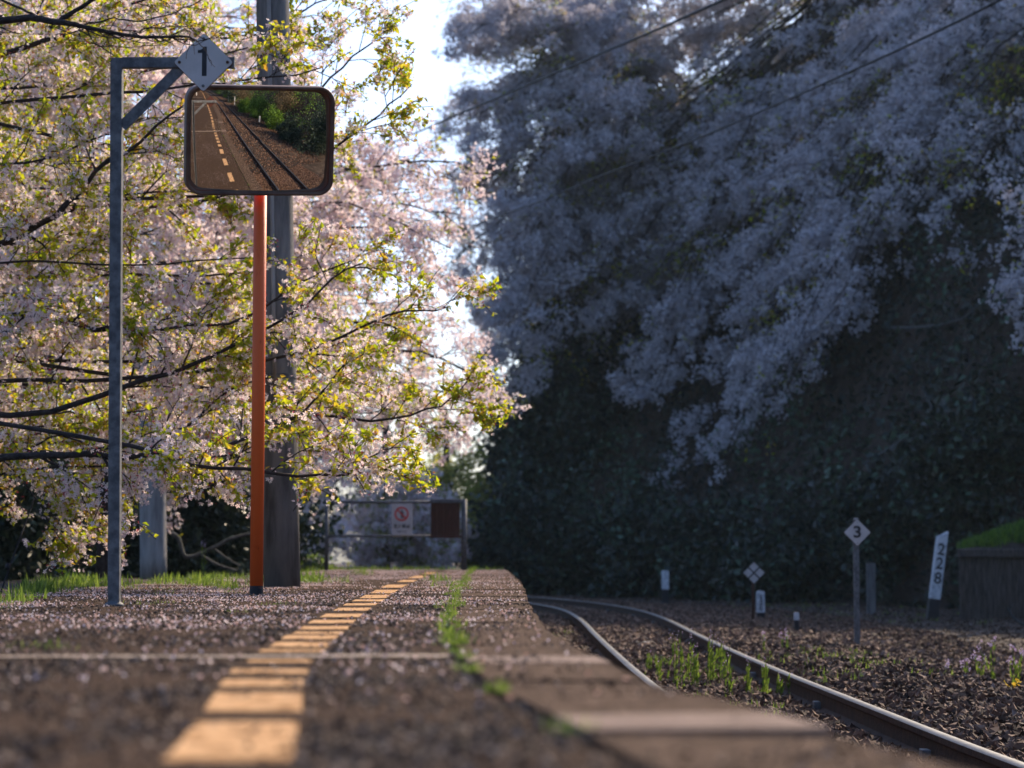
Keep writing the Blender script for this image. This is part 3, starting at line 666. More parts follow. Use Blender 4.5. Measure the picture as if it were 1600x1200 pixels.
_q = rrect(wi, hi, RC - 0.015, 12)
for _a, _b in zip(_q, _q[1:] + _q[:1]):
    _k = max(1, int(math.hypot(_a[0] - _b[0], _a[1] - _b[1]) / 0.014))
    o_ += [(_a[0] + (_b[0] - _a[0]) * t / _k, _a[1] + (_b[1] - _a[1]) * t / _k) for t in range(_k)]
mb = MB(); NR = 30; n = len(o_)
sag = lambda x, z: (SR - math.sqrt(SR * SR - x * x - z * z))
mb.v.append((0, 0.0, 0))
for k in range(1, NR + 1):
    for x, z in o_: mb.v.append((x * k / NR, sag(x * k / NR, z * k / NR), z * k / NR))
for i in range(n): mb.face((0, 1 + i, 1 + (i + 1) % n), 0, True)
for k in range(NR - 1):
    for i in range(n):
        j = (i + 1) % n; mb.face((1 + k * n + i, 1 + (k + 1) * n + i, 1 + (k + 1) * n + j, 1 + k * n + j), 0, True)
mb.v = [(x, y - 0.042, z) for x, y, z in mb.v]
mb.build('mirror_glass', mm, root, M=MM)
def ring_sweep(prof, m, name):
    mb = MB(); lo = [rrect(W2 + d, H2 + d, max(0.02, RC + d)) for d, y in prof]; n = len(lo[0]); m_ = len(prof)
    for k in range(m_):
        for x, z in lo[k]: mb.v.append((x, prof[k][1], z))
    for k in range(m_):
        k2 = (k + 1) % m_
        for i in range(n): j = (i + 1) % n; mb.face((k * n + i, k * n + j, k2 * n + j, k2 * n + i), 0, True)
    return mb.build(name, m, root, M=MM)
ring_sweep([(-0.022, -0.030), (-0.012, -0.042), (-0.003, -0.040), (0.0, -0.025), (0.0, 0.045), (-0.008, 0.055), (-0.02, 0.058), (-0.02, -0.01)], M_bronze, 'frame')
ring_sweep([(-0.0205, -0.008), (-0.0205, 0.056), (-0.027, 0.056), (-0.0235, -0.008)], M_rimin, 'inner_frame')
mb = MB(); mb.prism(rrect(W2 - 0.022, H2 - 0.022, RC - 0.02), 0.059, 0.064); mb.build('back_plate', M_orange, root, M=MM)
mb = MB(); q = MM @ Vector((0, 0.066, 0)); mb.bar(q, Vector((b0.x, YM, q.z)), 0.06, 0.08, up=Vector((0, 0, 1))); mb.build('bracket', M_galv, root)

# ------------------------------------------------------------ concrete poles
def cpole(x_base, y_base, x_top, wb, wt, label, m, ztop=9.0, conduit=False):
    b0 = gnd(x_base, y_base); pp = ppm(b0.y)
    root = empty('utility_pole', b0, label, 'utility pole')
    tp = px(x_top, 0, b0.y); k = ztop / tp.z
    t = b0.lerp(tp, k); r0, r1 = wb / 2 / pp, (wb + (wt - wb) * k) / 2 / pp
    pts = [b0.lerp(t, q / 12) for q in range(13)]; pts[0] = pts[0] - Vector((0, 0, 0.02))
    mb = MB(); mb.tube(pts, [r0 + (r1 - r0) * q / 12 for q in range(13)], 40)
    mb.build('shaft', m, root)
    if conduit:
        mb = MB(); pts = []
        for q in range(13):
            p = b0.lerp(t, 0.15 + 0.85 * q / 12); rr = r0 + (r1 - r0) * (0.15 + 0.85 * q / 12); pts.append((p.x - rr * 0.12, p.y - rr - 0.012, p.z))
        mb.tube(pts, 0.014, 8); mb.build('conduit', M_conc, root)
        for z_ in (1.4, 2.9, 4.1):
            p = b0.lerp(t, z_ / ztop); rr = (r0 + (r1 - r0) * z_ / ztop) + 0.004
            mb = MB(); mb.tube([p, p + Vector((0, 0, 0.03))], rr, 32, caps=False); mb.build('band', M_galv, root)
    return root, b0, t
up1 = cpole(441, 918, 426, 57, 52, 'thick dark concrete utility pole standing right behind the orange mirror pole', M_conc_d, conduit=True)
up2 = cpole(240, 902, 231, 42, 34, 'paler thinner concrete pole rising from the grass behind the number 1 post', M_conc, ztop=2.45)

# guy wire
root = empty('guy_wire', px(0, 930, 14), 'thin slanting guy wire with a dark insulator at the far left', 'guy wire')
mb = MB(); mb.tube([px(-6, 945, 14), px(60, 762, 15), px(112, 620, 16.5), px(205, 330, 22)], 0.006, 6); mb.build('wire', M_cable, root)
q = px(12.5, 885, 14.2); d = (px(60, 762, 15) - px(0, 930, 14)).normalized()
mb = MB(); mb.tube([q - d * .025, q - d * .012, q + d * .012, q + d * .025], [0.010, 0.018, 0.018, 0.010], 10); mb.build('insulator', M_cable, root)

# ------------------------------------------------------------ barrier at the platform end
YF = 34.0; pf = ppm(YF); root = empty('barrier_fence', gnd(510, 891), 'low pipe barrier closing the far end of the platform', 'barrier'); root.location = (px(510, 891, YF).x, YF, 0)
for xx, yt in ((510, 782), (725, 780)):
    p = px(xx, 890, YF); mb = MB(); mb.tube([(p.x, YF, 0), (p.x, YF, px(xx, yt, YF).z)], (4.3 if xx > 600 else 3.4) / pf, 12); mb.build('post', M_galv, root)
for yr, w_ in ((784.5, 2.3), (837.5, 2.0)):
    mb = MB(); mb.tube([px(510, yr, YF + .0), px(725, yr, YF + .0)], w_ / pf, 10); mb.build('rail', M_galv, root)
sroot = empty('warning_sign', px(628, 811, YF - .05), 'small white no entry board with a red prohibition ring on the barrier', 'sign')
a = px(611.5, 836, YF - .05); b = px(644.5, 787, YF - .05)
mb = MB(); mb.box(a.x, b.x, YF - .055, YF - .045, a.z, b.z); mb.build('board', M_white, sroot, bevel=0.003)
cc = px(627.5, 803, YF - .06); rO = 11.2 / pf
mb = MB(); N_ = 40
for k in range(N_):
    a0 = 2 * math.pi * k / N_; a1 = 2 * math.pi * (k + 1) / N_; q = []
    for rr, aa in ((rO, a0), (rO, a1), (rO * .76, a1), (rO * .76, a0)): q.append((cc.x + rr * math.cos(aa), YF - .0575, cc.z + rr * math.sin(aa)))
    bs = len(mb.v); mb.v += q; mb.face([bs, bs + 1, bs + 2, bs + 3])
dg = rO * 0.8 * 0.7071; mb.bar((cc.x - dg, YF - .0595, cc.z + dg), (cc.x + dg, YF - .0595, cc.z - dg), rO * .2, 0.001)
mb.build('prohibition_ring', M_red, sroot)
def fig(poly, c, s, m, nm, par, y): mb = MB(); mb.prism([(c.x + a_ * s, c.z + b_ * s) for a_, b_ in poly], y - .001, y); return mb.build(nm, m, par)
body = [(-.10, -.62), (.02, -.62), (.04, -.2), (.16, -.62), (.30, -.62), (.16, 0), (.18, .12), (.34, -.08), (.38, 0), (.2, .32), (-.12, .32), (-.30, .02), (-.24, -.06), (-.12, .1), (-.10, 0)]
fig(body, cc, rO, M_black, 'walking_figure', sroot, YF - .0565)
hdp = [(0.04 + .13 * math.cos(k * math.pi / 6), .50 + .13 * math.sin(k * math.pi / 6)) for k in range(12)]
fig(hdp, cc, rO, M_black, 'figure_head', sroot, YF - .0565)
text_obj('lettering', '立入禁止', 6.6 / pf, Matrix.Translation(px(628, 822.5, YF - .058)), M_black, sroot, bold=0.002)
text_obj('small_lettering', 'KEEP OUT', 3.4 / pf, Matrix.Translation(px(628, 830.5, YF - .058)), M_black, sroot)
for yl in (785.2,):
    mb = MB(); mb.tube([px(616, 786, YF - .03), px(616, 789, YF - .058)], 0.004, 6); mb.build('hanger', M_galv, sroot)
    mb = MB(); mb.tube([px(640, 786, YF - .03), px(640, 789, YF - .058)], 0.004, 6); mb.build('hanger', M_galv, sroot)
proot = empty('rusty_panel', px(696, 811, YF - .06), 'brown rusty sheet panel hung on the right end of the barrier', 'panel')
a = px(673, 837, YF - .07); b = px(718.5, 783, YF - .07)
mb = MB(); nn = 9
for k in range(nn):
    x0 = a.x + (b.x - a.x) * k / nn; x1 = a.x + (b.x - a.x) * (k + 1) / nn; d = 0.012 if k % 2 else 0.0
    mb.box(x0, x1 - 0.001, YF - .085 - d, YF - .07, a.z, b.z)
mb.build('sheet', M_rust, proot)
mb = MB(); a2 = px(671.5, 788, YF - .1); b2 = px(721, 780, YF - .1); mb.box(a2.x, b2.x, YF - .13, YF + .03, b2.z - 0.055, b2.z); mb.build('cap', M_galv, proot, bevel=0.004)
mb = MB(); mb.box(a2.x, b2.x, YF - .11, YF - .03, a.z - 0.035, a.z - 0.002); mb.build('lower_angle', M_rust, proot)

# ------------------------------------------------------------ trackside signs on the right
def vpost(x_, ytop, Y, ybase_z=None):
    p = px(x_, ytop, Y); return p
# number 3
p = px(1340, 1020, 24.4); Y3 = 24.4; g3 = tz(p.x, Y3)
root = empty('sign_post', (p.x, Y3, g3), 'grey steel post with a white diamond sign number 3 beside the track', 'sign post')
k = ppm(Y3); c = px(1339.5, 832, Y3 - .03)
mb = MB(); w_ = 4.2 / k
mb.box(p.x - w_, p.x + w_, Y3, Y3 + .006, g3 - .05, px(1340, 812, Y3).z); mb.box(p.x + w_ - .006, p.x + w_, Y3 + .0063, Y3 + .05, g3 - .05, px(1340, 812, Y3).z); mb.box(p.x - w_, p.x - w_ + .006, Y3 + .0063, Y3 + .05, g3 - .05, px(1340, 812, Y3).z)
mb.build('post', M_galv, root)
mb = MB(); q = px(1340, 811.5, Y3); mb.box(p.x - w_ * .8, p.x + w_ * .8, Y3 - .004, Y3 + .03, q.z + .0005, q.z + .014); mb.build('post_cap', M_white, root)
Tm = Matrix.Translation(c); mb = MB(); mb.prism(rdiamond(20.8 / k, 0.03), -0.003, 0.003, M=Tm); mb.build('sign_plate', M_white, root)
mb = MB(); mb.prism([(a_ * 1.03, b_ * 1.03) for a_, b_ in rdiamond(20.8 / k, 0.03)], 0.0035, 0.006, M=Tm); mb.build('sign_backing', M_rust, root)
text_obj('numeral', '3', 25 / k, Matrix.Translation(c + Vector((0, -.0055, 0))), M_black, root, xs=1.12, bold=0.0045)
for dz in (16.5, -16.5):
    mb = MB(); q = c + Vector((0, -.003, dz / k)); mb.tube([q, q + Vector((0, -.005, 0))], 0.006, 8); mb.build('bolt', M_galv, root)
# four-diamond sign
YX = 35.0; k = ppm(YX); p = px(1177, 985, YX); gx_ = tz(p.x, YX)
root = empty('diamond_sign', (p.x, YX, gx_), 'small white diamond divided by a black cross on a thin rusty stake', 'sign')
mb = MB(); mb.tube([(p.x, YX, gx_ - .05), (p.x, YX, px(1177, 905, YX).z)], 1.9 / k, 8); mb.build('stake', M_rust, root)
c = px(1178, 895, YX - .03); h_ = 17.3 / k
mb = MB(); mb.prism([(h_, 0), (0, h_), (-h_, 0), (0, -h_)], 0.0, 0.004, M=Matrix.Translation(c)); mb.build('backing', M_black, root)
for dx, dz in ((1, 0), (-1, 0), (0, 1), (0, -1)):
    q = c + Vector((dx * h_ * .53, -.002, dz * h_ * .53)); s_ = h_ * .43
    mb = MB(); mb.prism([(s_, 0), (0, s_), (-s_, 0), (0, -s_)], -0.002, 0.0015, M=Matrix.Translation(q)); mb.build('white_diamond', M_white, root)
# short marker with figures
def marker(x_, ytop, ybot, Y, wpx, label, cat, band=0.12, rnd_top=True, txt=None, col=M_whpost, name='marker_post', base=M_black):
    k = ppm(Y); a = px(x_, ybot, Y); g = tz(a.x, Y); t = px(x_, ytop, Y); w_ = wpx / 2 / k
    root = empty(name, (a.x, Y, g), label, cat)
    zb = a.z
    mb = MB(); H = t.z - zb; prof = [(-w_, 0), (w_, 0), (w_, H * .93 if rnd_top else H)]
    if rnd_top: prof += [(w_ * .7, H * .985), (0, H), (-w_ * .7, H * .985)]
    prof += [(-w_, H * .93 if rnd_top else H)]
    mb.prism(prof, -w_ * .8, w_ * .8, M=Matrix.Translation((a.x, Y, zb))); mb.build('post', col, root, bevel=0.006)
    mb = MB(); mb.box(a.x - w_ * .97, a.x + w_ * .97, Y - w_ * .78, Y + w_ * .78, min(g - .05, zb - .1), zb - 0.001); mb.build('post_foot', base, root)
    if txt:
        for ch, yy_, sz_, xs_ in txt:
            text_obj('numeral', ch, sz_ / k, Matrix.Translation(px(x_, yy_, Y) + Vector((0, -w_ * .8 - .003, 0))), M_black, root, xs=xs_, bold=0.003)
    return root
marker(1188.5, 923, 957, 36.5, 12.5, 'short white stake with black figures just right of the four part diamond', 'marker post', txt=[('1', 934, 10, 1.4), ('2', 942.5, 10, 1.2), ('0', 951, 9, 1.2)])
marker(1039.5, 891, 921, 46.0, 11, 'short pale square post standing alone at the foot of the dark bank', 'marker post')
marker(1244.5, 957, 969, 30.0, 7.5, 'tiny white capped peg on the ballast between the diamond and number 3 signs', 'peg', name='marker_peg')
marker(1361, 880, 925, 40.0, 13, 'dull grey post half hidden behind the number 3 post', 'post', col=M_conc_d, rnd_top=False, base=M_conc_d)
# leaning distance post 228
YK = 36.2; k = ppm(YK); bp_ = px(1460, 936, YK); tp_ = px(1473, 829, YK); gk = tz(bp_.x, YK)
root = empty('distance_post', (bp_.x, YK, gk), 'leaning white post with the black figures 228 beside the boarded box', 'distance post')
ax = (tp_ - bp_).normalized(); sx = Vector((1, 0, 0)); sx = (sx - ax * sx.dot(ax)).normalized(); L_ = (tp_ - bp_).length; wk = 8.2 / k
Mk = Matrix(((sx.x, 0, ax.x, bp_.x), (sx.y, 1, ax.y, bp_.y), (sx.z, 0, ax.z, bp_.z), (0, 0, 0, 1)))
mb = MB(); mb.prism([(-wk, 0), (wk, 0), (wk, L_), (-wk, L_ - 11 / k)], -wk * .9, wk * .9, M=Mk); mb.build('post', M_whpost, root, bevel=0.008)
mb = MB(); mb.prism([(-wk * 1.02, -0.34), (wk * 1.02, -0.34), (wk * 1.02, -0.001), (-wk * 1.02, -0.001)], -wk * .92, wk * .92, M=Mk); mb.build('post_foot', M_black, root)
for ch, d in (('2', 77), ('2', 55), ('8', 32)):
    q = Mk @ Vector((0, -wk * .9 - .004, d / k)); Rk = Mk.copy(); Rk.translation = q
    text_obj('numeral', ch, 25 / k, Rk, M_black, root, xs=0.92, bold=0.004)
# boarded planter box with turf
YB = 37.0; a = px(1502, 965, YB); bx1 = 10.6; zt = px(1502, 872, YB).z
root = empty('planter_box', (a.x, YB, tz(a.x, YB)), 'weathered boarded box with a heavy coping and green turf on top', 'box')
mb = MB(); x = a.x; kk = 0
while x < bx1:
    wv = random.uniform(0.09, 0.13); dd = random.uniform(0, 0.025); mb.box(x, x + wv - 0.004, YB + dd, YB + 0.12, -1.1, zt); x += wv
y_ = YB + 0.125
while y_ < YB + 3: wv = random.uniform(.1, .13); sh_ = (y_ - YB) * 0.24; mb.box(a.x + sh_ + random.uniform(0, .02), a.x + sh_ + 0.12, y_, y_ + wv - .004, -1.1, zt); y_ += wv
mb.build('boards', M_wood, root)
mb = MB(); cz1 = px(1497, 857, YB).z; mb.hexa([(a.x - 0.06, YB - .07, zt + .001), (bx1 + .1, YB - .07, zt + .001), (bx1 + .1, YB + 3.05, zt + .001), (a.x + 0.67, YB + 3.05, zt + .001), (a.x - 0.06, YB - .07, cz1), (bx1 + .1, YB - .07, cz1), (bx1 + .1, YB + 3.05, cz1), (a.x + .67, YB + 3.05, cz1)]); mb.build('coping', M_wood, root, bevel=0.03)
mb = MB(); mb.box(a.x + .8, bx1, YB + .125, YB + 2.9, -1.1, zt - .05); mb.build('fill', M_ground, root)
cs = []
for q in range(420):
    xv = a.x + 0.05 + random.random() * 3.0; yv = YB + 0.1 + random.random() * 2.2; hh = min(0.42, (xv - a.x) * 0.42); xv += (yv - YB) * 0.24; cs.append((xv, yv, cz1 + hh * math.sin(min(1, (yv - YB) / 1.1) * 1.57) * 0.9 - 0.02))
o = tufts('turf', 'x', cs, 34, 0.08, 0.14, M_bush)
for kx in ('label', 'category', 'kind'): del o[kx]
o.parent = root; o.matrix_parent_inverse = Matrix.Translation(-root.location)
nxm = 14; V = []; 
for i in range(nxm + 1):
    for j in range(9):
        xv = a.x + 0.02 + 3.1 * i / nxm; yv = YB + 0.0 + 2.6 * j / 8; hh = min(0.42, (xv - a.x) * 0.42); xv += (yv - YB) * 0.24; V.append((xv, yv, cz1 - 0.01 + hh * math.sin(min(1, max(0, yv - YB) / 1.1) * 1.57) * 0.9))
Fq = [(i * 9 + j, (i + 1) * 9 + j, (i + 1) * 9 + j + 1, i * 9 + j + 1) for i in range(nxm) for j in range(8)]
link('turf_mound', mesh_np('turf_mound', V, Fq, None, True), M_ground, root)
# fallen pale twig in front of it
T = Tubes(); r_ = np.random.default_rng(5)
T.add(cpath([px(1574, 948, 33), px(1578, 958, 33), px(1590, 970, 33), px(1612, 982, 33)], 12, r_, 0.004), 0.012, 0.02, 6); T.add(cpath([px(1578, 958, 33), px(1583, 942, 33)], 6, r_, 0.003), 0.010, 0.004, 5)
o = T.build('fallen_branch', M_barkpale, None); tag(o, 'curved pale bare stick in front of the boarded box at the right border', 'branch')
mb = MB(); a = px(988, 997, 26.0); b = px(1022, 994.5, 26.0); mb.box(a.x, b.x, 25.9, 26.1, ZB - .0, ZB + 0.045); tag(mb.build('cable_cover', M_conc, bevel=0.008), 'small pale concrete slab lying between the two rails', 'slab')

# overhead cables
for lab, pts, r_ in (('upper dark cable crossing the hillside blossom', [(430, 292, 80), (560, 243, 66), (640, 212, 58), (700, 186, 53), (830, 130, 46), (1030, 45, 38), (1130, 0, 35), (1300, -80, 31)], 0.026),
                     ('lower dark cable crossing the hillside blossom', [(560, 415, 80), (710, 363, 62), (850, 313, 54), (933, 277, 50), (1100, 213, 43), (1260, 143, 38), (1400, 80, 34), (1500, 32, 32), (1700, -70, 28)], 0.021)):
    mb = MB(); mb.tube([px(*q) for q in pts], r_, 8); tag(mb.build('overhead_cable', M_cable), lab, 'cable')

# ------------------------------------------------------------ vegetation
def inpoly(x, y, poly):
    c = False; n = len(poly)
    for i in range(n):
        x1, y1 = poly[i]; x2, y2 = poly[(i + 1) % n]
        if (y1 > y) != (y2 > y) and x < (x2 - x1) * (y - y1) / (y2 - y1) + x1: c = not c
    return c
def sample_poly(poly, n, rnd_):
    xs = [p[0] for p in poly]; ys_ = [p[1] for p in poly]; out = []
    while len(out) < n:     # best-candidate sampling for even cover
        best = None
        for t in range(12):
            x = rnd_.uniform(min(xs), max(xs)); y = rnd_.uniform(min(ys_), max(ys_))
            if not inpoly(x, y, poly): continue
            d = min([(x - a) ** 2 + (y - b) ** 2 for a, b in out] or [1e9])
            if best is None or d > best[0]: best = (d, x, y)
        if best: out.append((best[1], best[2]))
    return out

# near tree, left: trunk stands off to the left, boughs sweep right across the view
rq = random.Random(21)
TB = Vector((-6.3, 16.0, -0.15))
def near_bough(pxs, r, back=None):
    """pxs: control points (photo x, photo y, depth); joined back to the trunk"""
    pts = [px(p[0] if p[0] < 540 else 540 + (p[0] - 540) * 0.76, *p[1:]) for p in pxs]; f = pts[0]
    return ([TB + Vector((0, 0, max(0.9, min(3.2, f.z * 0.8)))), TB.lerp(f, 0.55) + Vector((0, 0, f.z * 0.45)), *pts], r)
NB = [
 near_bough([(-60, 395, 15), (0, 370, 14.8), (77, 347, 14.6), (123, 307, 14.5), (167, 257, 14.4), (217, 230, 14.2), (263, 180, 14), (330, 130, 14)], 0.032),
 near_bough([(-60, 390, 16), (0, 378, 15.8), (100, 335, 15.8), (170, 322, 15.6), (290, 310, 15.5), (370, 300, 15.5), (470, 262, 15.5)], 0.034),
 near_bough([(-80, 120, 15), (10, 87, 15), (83, 63, 15), (127, 48, 15), (200, 5, 15), (300, -40, 15)], 0.032),
 near_bough([(-60, 735, 13.8), (0, 715, 13.6), (72, 715, 13.5), (147, 710, 13.4), (210, 716, 13.4), (266, 707, 13.4), (344, 699, 13.4), (406, 677, 13.5), (469, 655, 13.6), (500, 622, 13.7), (540, 566, 13.8)], 0.030),
 near_bough([(-60, 730, 14.6), (31, 712, 14.5), (120, 712, 14.4), (190, 700, 14.4), (260, 680, 14.4), (320, 640, 14.5), (355, 615, 14.5), (420, 590, 14.5)], 0.022),
 near_bough([(-60, 520, 14.5), (0, 500, 14.4), (60, 497, 14.4), (120, 508, 14.3), (170, 513, 14.3), (230, 510, 14.3), (290, 500, 14.3), (330, 494, 14.3), (400, 480, 14.5), (470, 430, 14.6), (560, 405, 14.7)], 0.028),
 near_bough([(-60, 640, 14.5), (60, 640, 14.4), (200, 600, 14.3), (260, 580, 14.3), (320, 560, 14.2), (390, 530, 14.2), (450, 500, 14.2), (520, 440, 14.3), (580, 410, 14.3)], 0.026),
 near_bough([(-60, 650, 13.5), (200, 690, 13.2), (300, 720, 13.0), (411, 733, 12.9), (500, 736, 12.9), (560, 728, 12.9), (618, 704, 12.9)], 0.018),
 near_bough([(-60, 600, 15), (150, 600, 15), (330, 580, 14.9), (480, 545, 14.8), (600, 505, 14.8), (690, 490, 14.8), (755, 478, 14.8)], 0.020),
 near_bough([(-60, 300, 16), (200, 330, 16), (380, 300, 15.8), (480, 262, 15.6), (560, 210, 15.6), (622, 176, 15.6), (676, 132, 15.6)], 0.020),
 near_bough([(-60, 180, 16), (200, 230, 16), (380, 220, 16.2), (455, 190, 16), (520, 120, 16), (570, 90, 16), (622, 58, 16)], 0.018),
 near_bough([(-60, 20, 16), (200, 60, 16.5), (380, 60, 16.5), (470, 20, 16.5), (535, -10, 16.5)], 0.020),
 near_bough([(-60, 560, 15.5), (300, 600, 15.3), (500, 640, 15.2), (620, 660, 15.2), (720, 640, 15.2), (770, 615, 15.2)], 0.020),
 near_bough([(-60, 700, 14.8), (60, 790, 14.6), (88, 822, 14.5)], 0.010),
]
poly_near = [(-60, -60), (500, -60), (520, 60), (500, 150), (540, 230), (560, 330), (640, 420), (660, 560), (640, 640), (520, 700), (420, 735), (300, 720), (140, 700), (-60, 700)]
for (ex, ey) in sample_poly(poly_near, 30, rq):
    Y = rq.uniform(14.0, 18.5); dy = rq.uniform(-20, 90); x0 = max(-80, ex - rq.uniform(320, 520))
    NB.append(near_bough([(x0, ey + dy, Y + .3), ((x0 + ex) / 2, ey + dy * .7, Y + .1), (ex, ey, Y)], rq.uniform(0.012, 0.02)))
Pn = dict(n=(11, 6), ref=(3.2, 0.6), t0=(0.30, 0.15), len=(0.62, 0.30), sp=0.036, rmin=0.0022, flat=0.75, lift=0.05, droop=0.05, cl=1.7)
def nb_bias(A):
    v = np.array([noise.noise(Vector(q) * 2.1) for q in A]) * 1.25
    sx_ = 800 + F * A[:, 0] / A[:, 1]; sy_ = 870 - F * (A[:, 2] - CZ) / A[:, 1]
    return np.clip(v + np.clip((A[:, 0] + 1.9) * 0.35, -0.1, 0.75) + np.where(A[:, 2] > 3.2, .15, 0), -1, 1.15)
cherry('large cherry tree with white blossom and fresh yellow green leaves reaching in from the left', TB, [TB - Vector((0, 0, .2)), TB + Vector((0.1, 0, 1.2)), TB + Vector((0.2, 0.1, 3.4)), TB + Vector((0.5, 0.3, 5))], NB, Pn, 1, 1, 1, M_blos, 0.032, 0.041, 3.4, 2.5, 0.030, bud=1.2, crad=0.021, leafbias=nb_bias)

# bare dark twigs hanging in front of the number 1 sign: a nearer tree's branch
rg2 = np.random.default_rng(4); root = empty('bare_cherry_branch', px(-260, 60, 9.0), 'dark mostly bare branch passing in front of the number 1 sign', 'branch')
T = Tubes()
def tp_(pts, r0, r1, k=6, n=24, a=0.0035): T.add(cpath([px(*p) for p in pts], n, rg2, a), r0, r1, k)
tp_([(-260, 70, 9.2), (-60, 42, 9.0), (0, 36, 8.9), (60, 31, 8.9), (105, 37, 8.8), (130, 42, 8.8), (200, 56, 8.8), (280, 58, 8.8), (308, 64, 8.8)], 0.022, 0.003)
tp_([(90, 34, 8.9), (120, 20, 8.9), (165, -8, 8.9), (200, -40, 8.9)], 0.012, 0.006)
tp_([(0, 8, 9), (-80, -30, 9), (40, 22, 8.9), (70, 30, 8.9)], 0.006, 0.005)
tp_([(130, 40, 8.8), (180, 30, 8.8), (230, 32, 8.8), (300, 8, 8.8), (330, -10, 8.8)], 0.004, 0.002, 5)
tp_([(205, 56, 8.8), (240, 45, 8.75), (285, 40, 8.75), (325, 62, 8.75), (352, 48, 8.75)], 0.003, 0.0015, 5)
tp_([(270, 57, 8.8), (300, 62, 8.8), (318, 66, 8.78), (335, 60, 8.75), (350, 47, 8.75)], 0.003, 0.0012, 5)
tp_([(130, 43, 8.8), (150, 62, 8.75), (190, 72, 8.75), (250, 72, 8.75), (290, 56, 8.7)], 0.003, 0.0012, 5)
tp_([(150, 46, 8.8), (170, 75, 8.8), (175, 95, 8.8), (150, 82, 8.8)], 0.0025, 0.0012, 5)
tp_([(306, 62, 8.75), (318, 75, 8.72), (323, 84, 8.7), (328, 96, 8.7), (336, 105, 8.7)], 0.002, 0.001, 4, 14, 0.001)
tp_([(326, 90, 8.7), (330, 97, 8.7), (330, 103, 8.7)], 0.0015, 0.001, 4, 8, 0.001)
tp_([(300, 62, 8.75), (303, 68, 8.75), (304, 85, 8.75)], 0.0015, 0.001, 4, 8, 0.001)
tp_([(296, 62, 8.75), (296, 75, 8.75), (292, 84, 8.75), (291, 92, 8.75)], 0.0015, 0.001, 4, 8, 0.001)
for q in range(26):
    x0 = rg2.uniform(-40, 280); y0 = 36 + max(0, x0) * 0.08; L0 = rg2.uniform(20, 70); s_ = rg2.choice([-1, 1])
    tp_([(x0, y0, 8.85), (x0 + L0 * .6, y0 + s_ * L0 * .25, 8.8), (x0 + L0 * 1.1, y0 + s_ * L0 * .2 + rg2.normal() * 8, 8.75)], 0.0028, 0.0012, 4, 8, 0.002)
T.build('twigs', M_bark, root)
bp_ = [px(rg2.uniform(250, 345), rg2.uniform(50, 100), 8.75) for q in range(0)]

# trees behind
def back_tree(label, base, poly, n, Yr, seed, bm_, fs, ls, nf, nl, spread, P, origin=None, grp=None, lm=None, rb=(0.02, 0.035), sag_=0.3, name='cherry_tree', bias=None, rt=0.16):
    rq_ = random.Random(seed); base = Vector(base); B = []; o = origin or (lambda e: base + Vector((0, 0, max(0.8, min(e.z * 0.7, 6)))))
    for (ex, ey) in sample_poly(poly, n, rq_):
        e = px(ex, ey, rq_.uniform(*Yr)); s_ = o(e); m_ = s_.lerp(e, .5) + Vector((0, 0, sag_ * (e - s_).length * 0.5))
        B.append(([s_, s_.lerp(m_, .5) + Vector((0, 0, .05)), m_, m_.lerp(e, .6) + Vector((0, 0, .12 * (e - s_).length * sag_)), e], rq_.uniform(*rb)))
    top = base + Vector((0, 0, 5.5))
    return cherry(label, base, [base - Vector((0, 0, .3)), base.lerp(top, .5) + Vector((.1, 0, 0)), top], B, P, seed, 1, 1, bm_, fs, ls, nf, nl, spread, group=grp, crad=fs * 0.6, ftmpl=FL3, lmat=lm, name=name, leafbias=bias, r_trunk=rt)
Pb = dict(n=(12, 6), ref=(4.5, 0.9), t0=(0.3, 0.15), len=(0.95, 0.42), sp=0.055, rmin=0.004, flat=0.7, lift=0.0, droop=0.12, cl=0.9, wob=2)
back_tree('pale blossoming cherry filling the upper left behind the first tree', (-7.6, 26, -0.2), [(-80, -60), (480, -60), (470, 120), (520, 260), (500, 600), (470, 660), (300, 665), (60, 670), (-80, 700)], 80, (22, 29), 31, M_blos, 0.062, 0.07, 3.4, 1.3, 0.055, Pb)
back_tree('pink cherry tree whose boughs reach right beyond the poles toward the bank', (-5.4, 30, -0.4), [(470, 330), (560, 240), (660, 235), (765, 265), (775, 310), (735, 350), (740, 400), (670, 430), (640, 520), (760, 560), (790, 610), (740, 660), (640, 700), (520, 720), (400, 700), (400, 500)], 42, (25, 30), 32, M_pink, 0.062, 0.075, 2.8, 0.4, 0.05, Pb)
Pf = dict(n=(9, 5), ref=(4.5, 1.2), t0=(0.25, 0.15), len=(1.2, 0.6), sp=0.10, rmin=0.007, flat=0.8, droop=0.15, cl=0.5, wob=3)
for i, (bs, poly, sd, lab, n_, yr) in enumerate([
    ((-5.6, 58, -0.8), [(430, 690), (520, 700), (560, 740), (560, 850), (470, 860), (430, 800)], 41, 'distant cherry tree left of the barrier seen behind the concrete pole', 12, (55, 60)),
    ((-3.4, 60, -0.8), [(540, 730), (600, 720), (660, 745), (720, 790), (700, 868), (560, 870)], 42, 'distant cherry tree above the white no entry board', 22, (57, 62)),
    ]):
    back_tree(lab, bs, poly, n_, yr, sd, M_pink, 0.13, 0.14, 4.0, 2.2, 0.14, Pf, rb=(0.03, 0.05), lm=M_fern, sag_=0.15)
back_tree('yellow green leafy tree in front of the end of the bank', (-2.0, 68, -0.9), [(600, 800), (660, 750), (690, 710), (730, 700), (765, 720), (760, 800), (720, 850), (600, 866), (560, 850)], 20, (64, 69), 43, M_fern, 0.14, 0.15, 1.6, 3.2, 0.16, Pf, rb=(0.03, 0.05), lm=M_fern, sag_=0.15, name='leafy_tree')

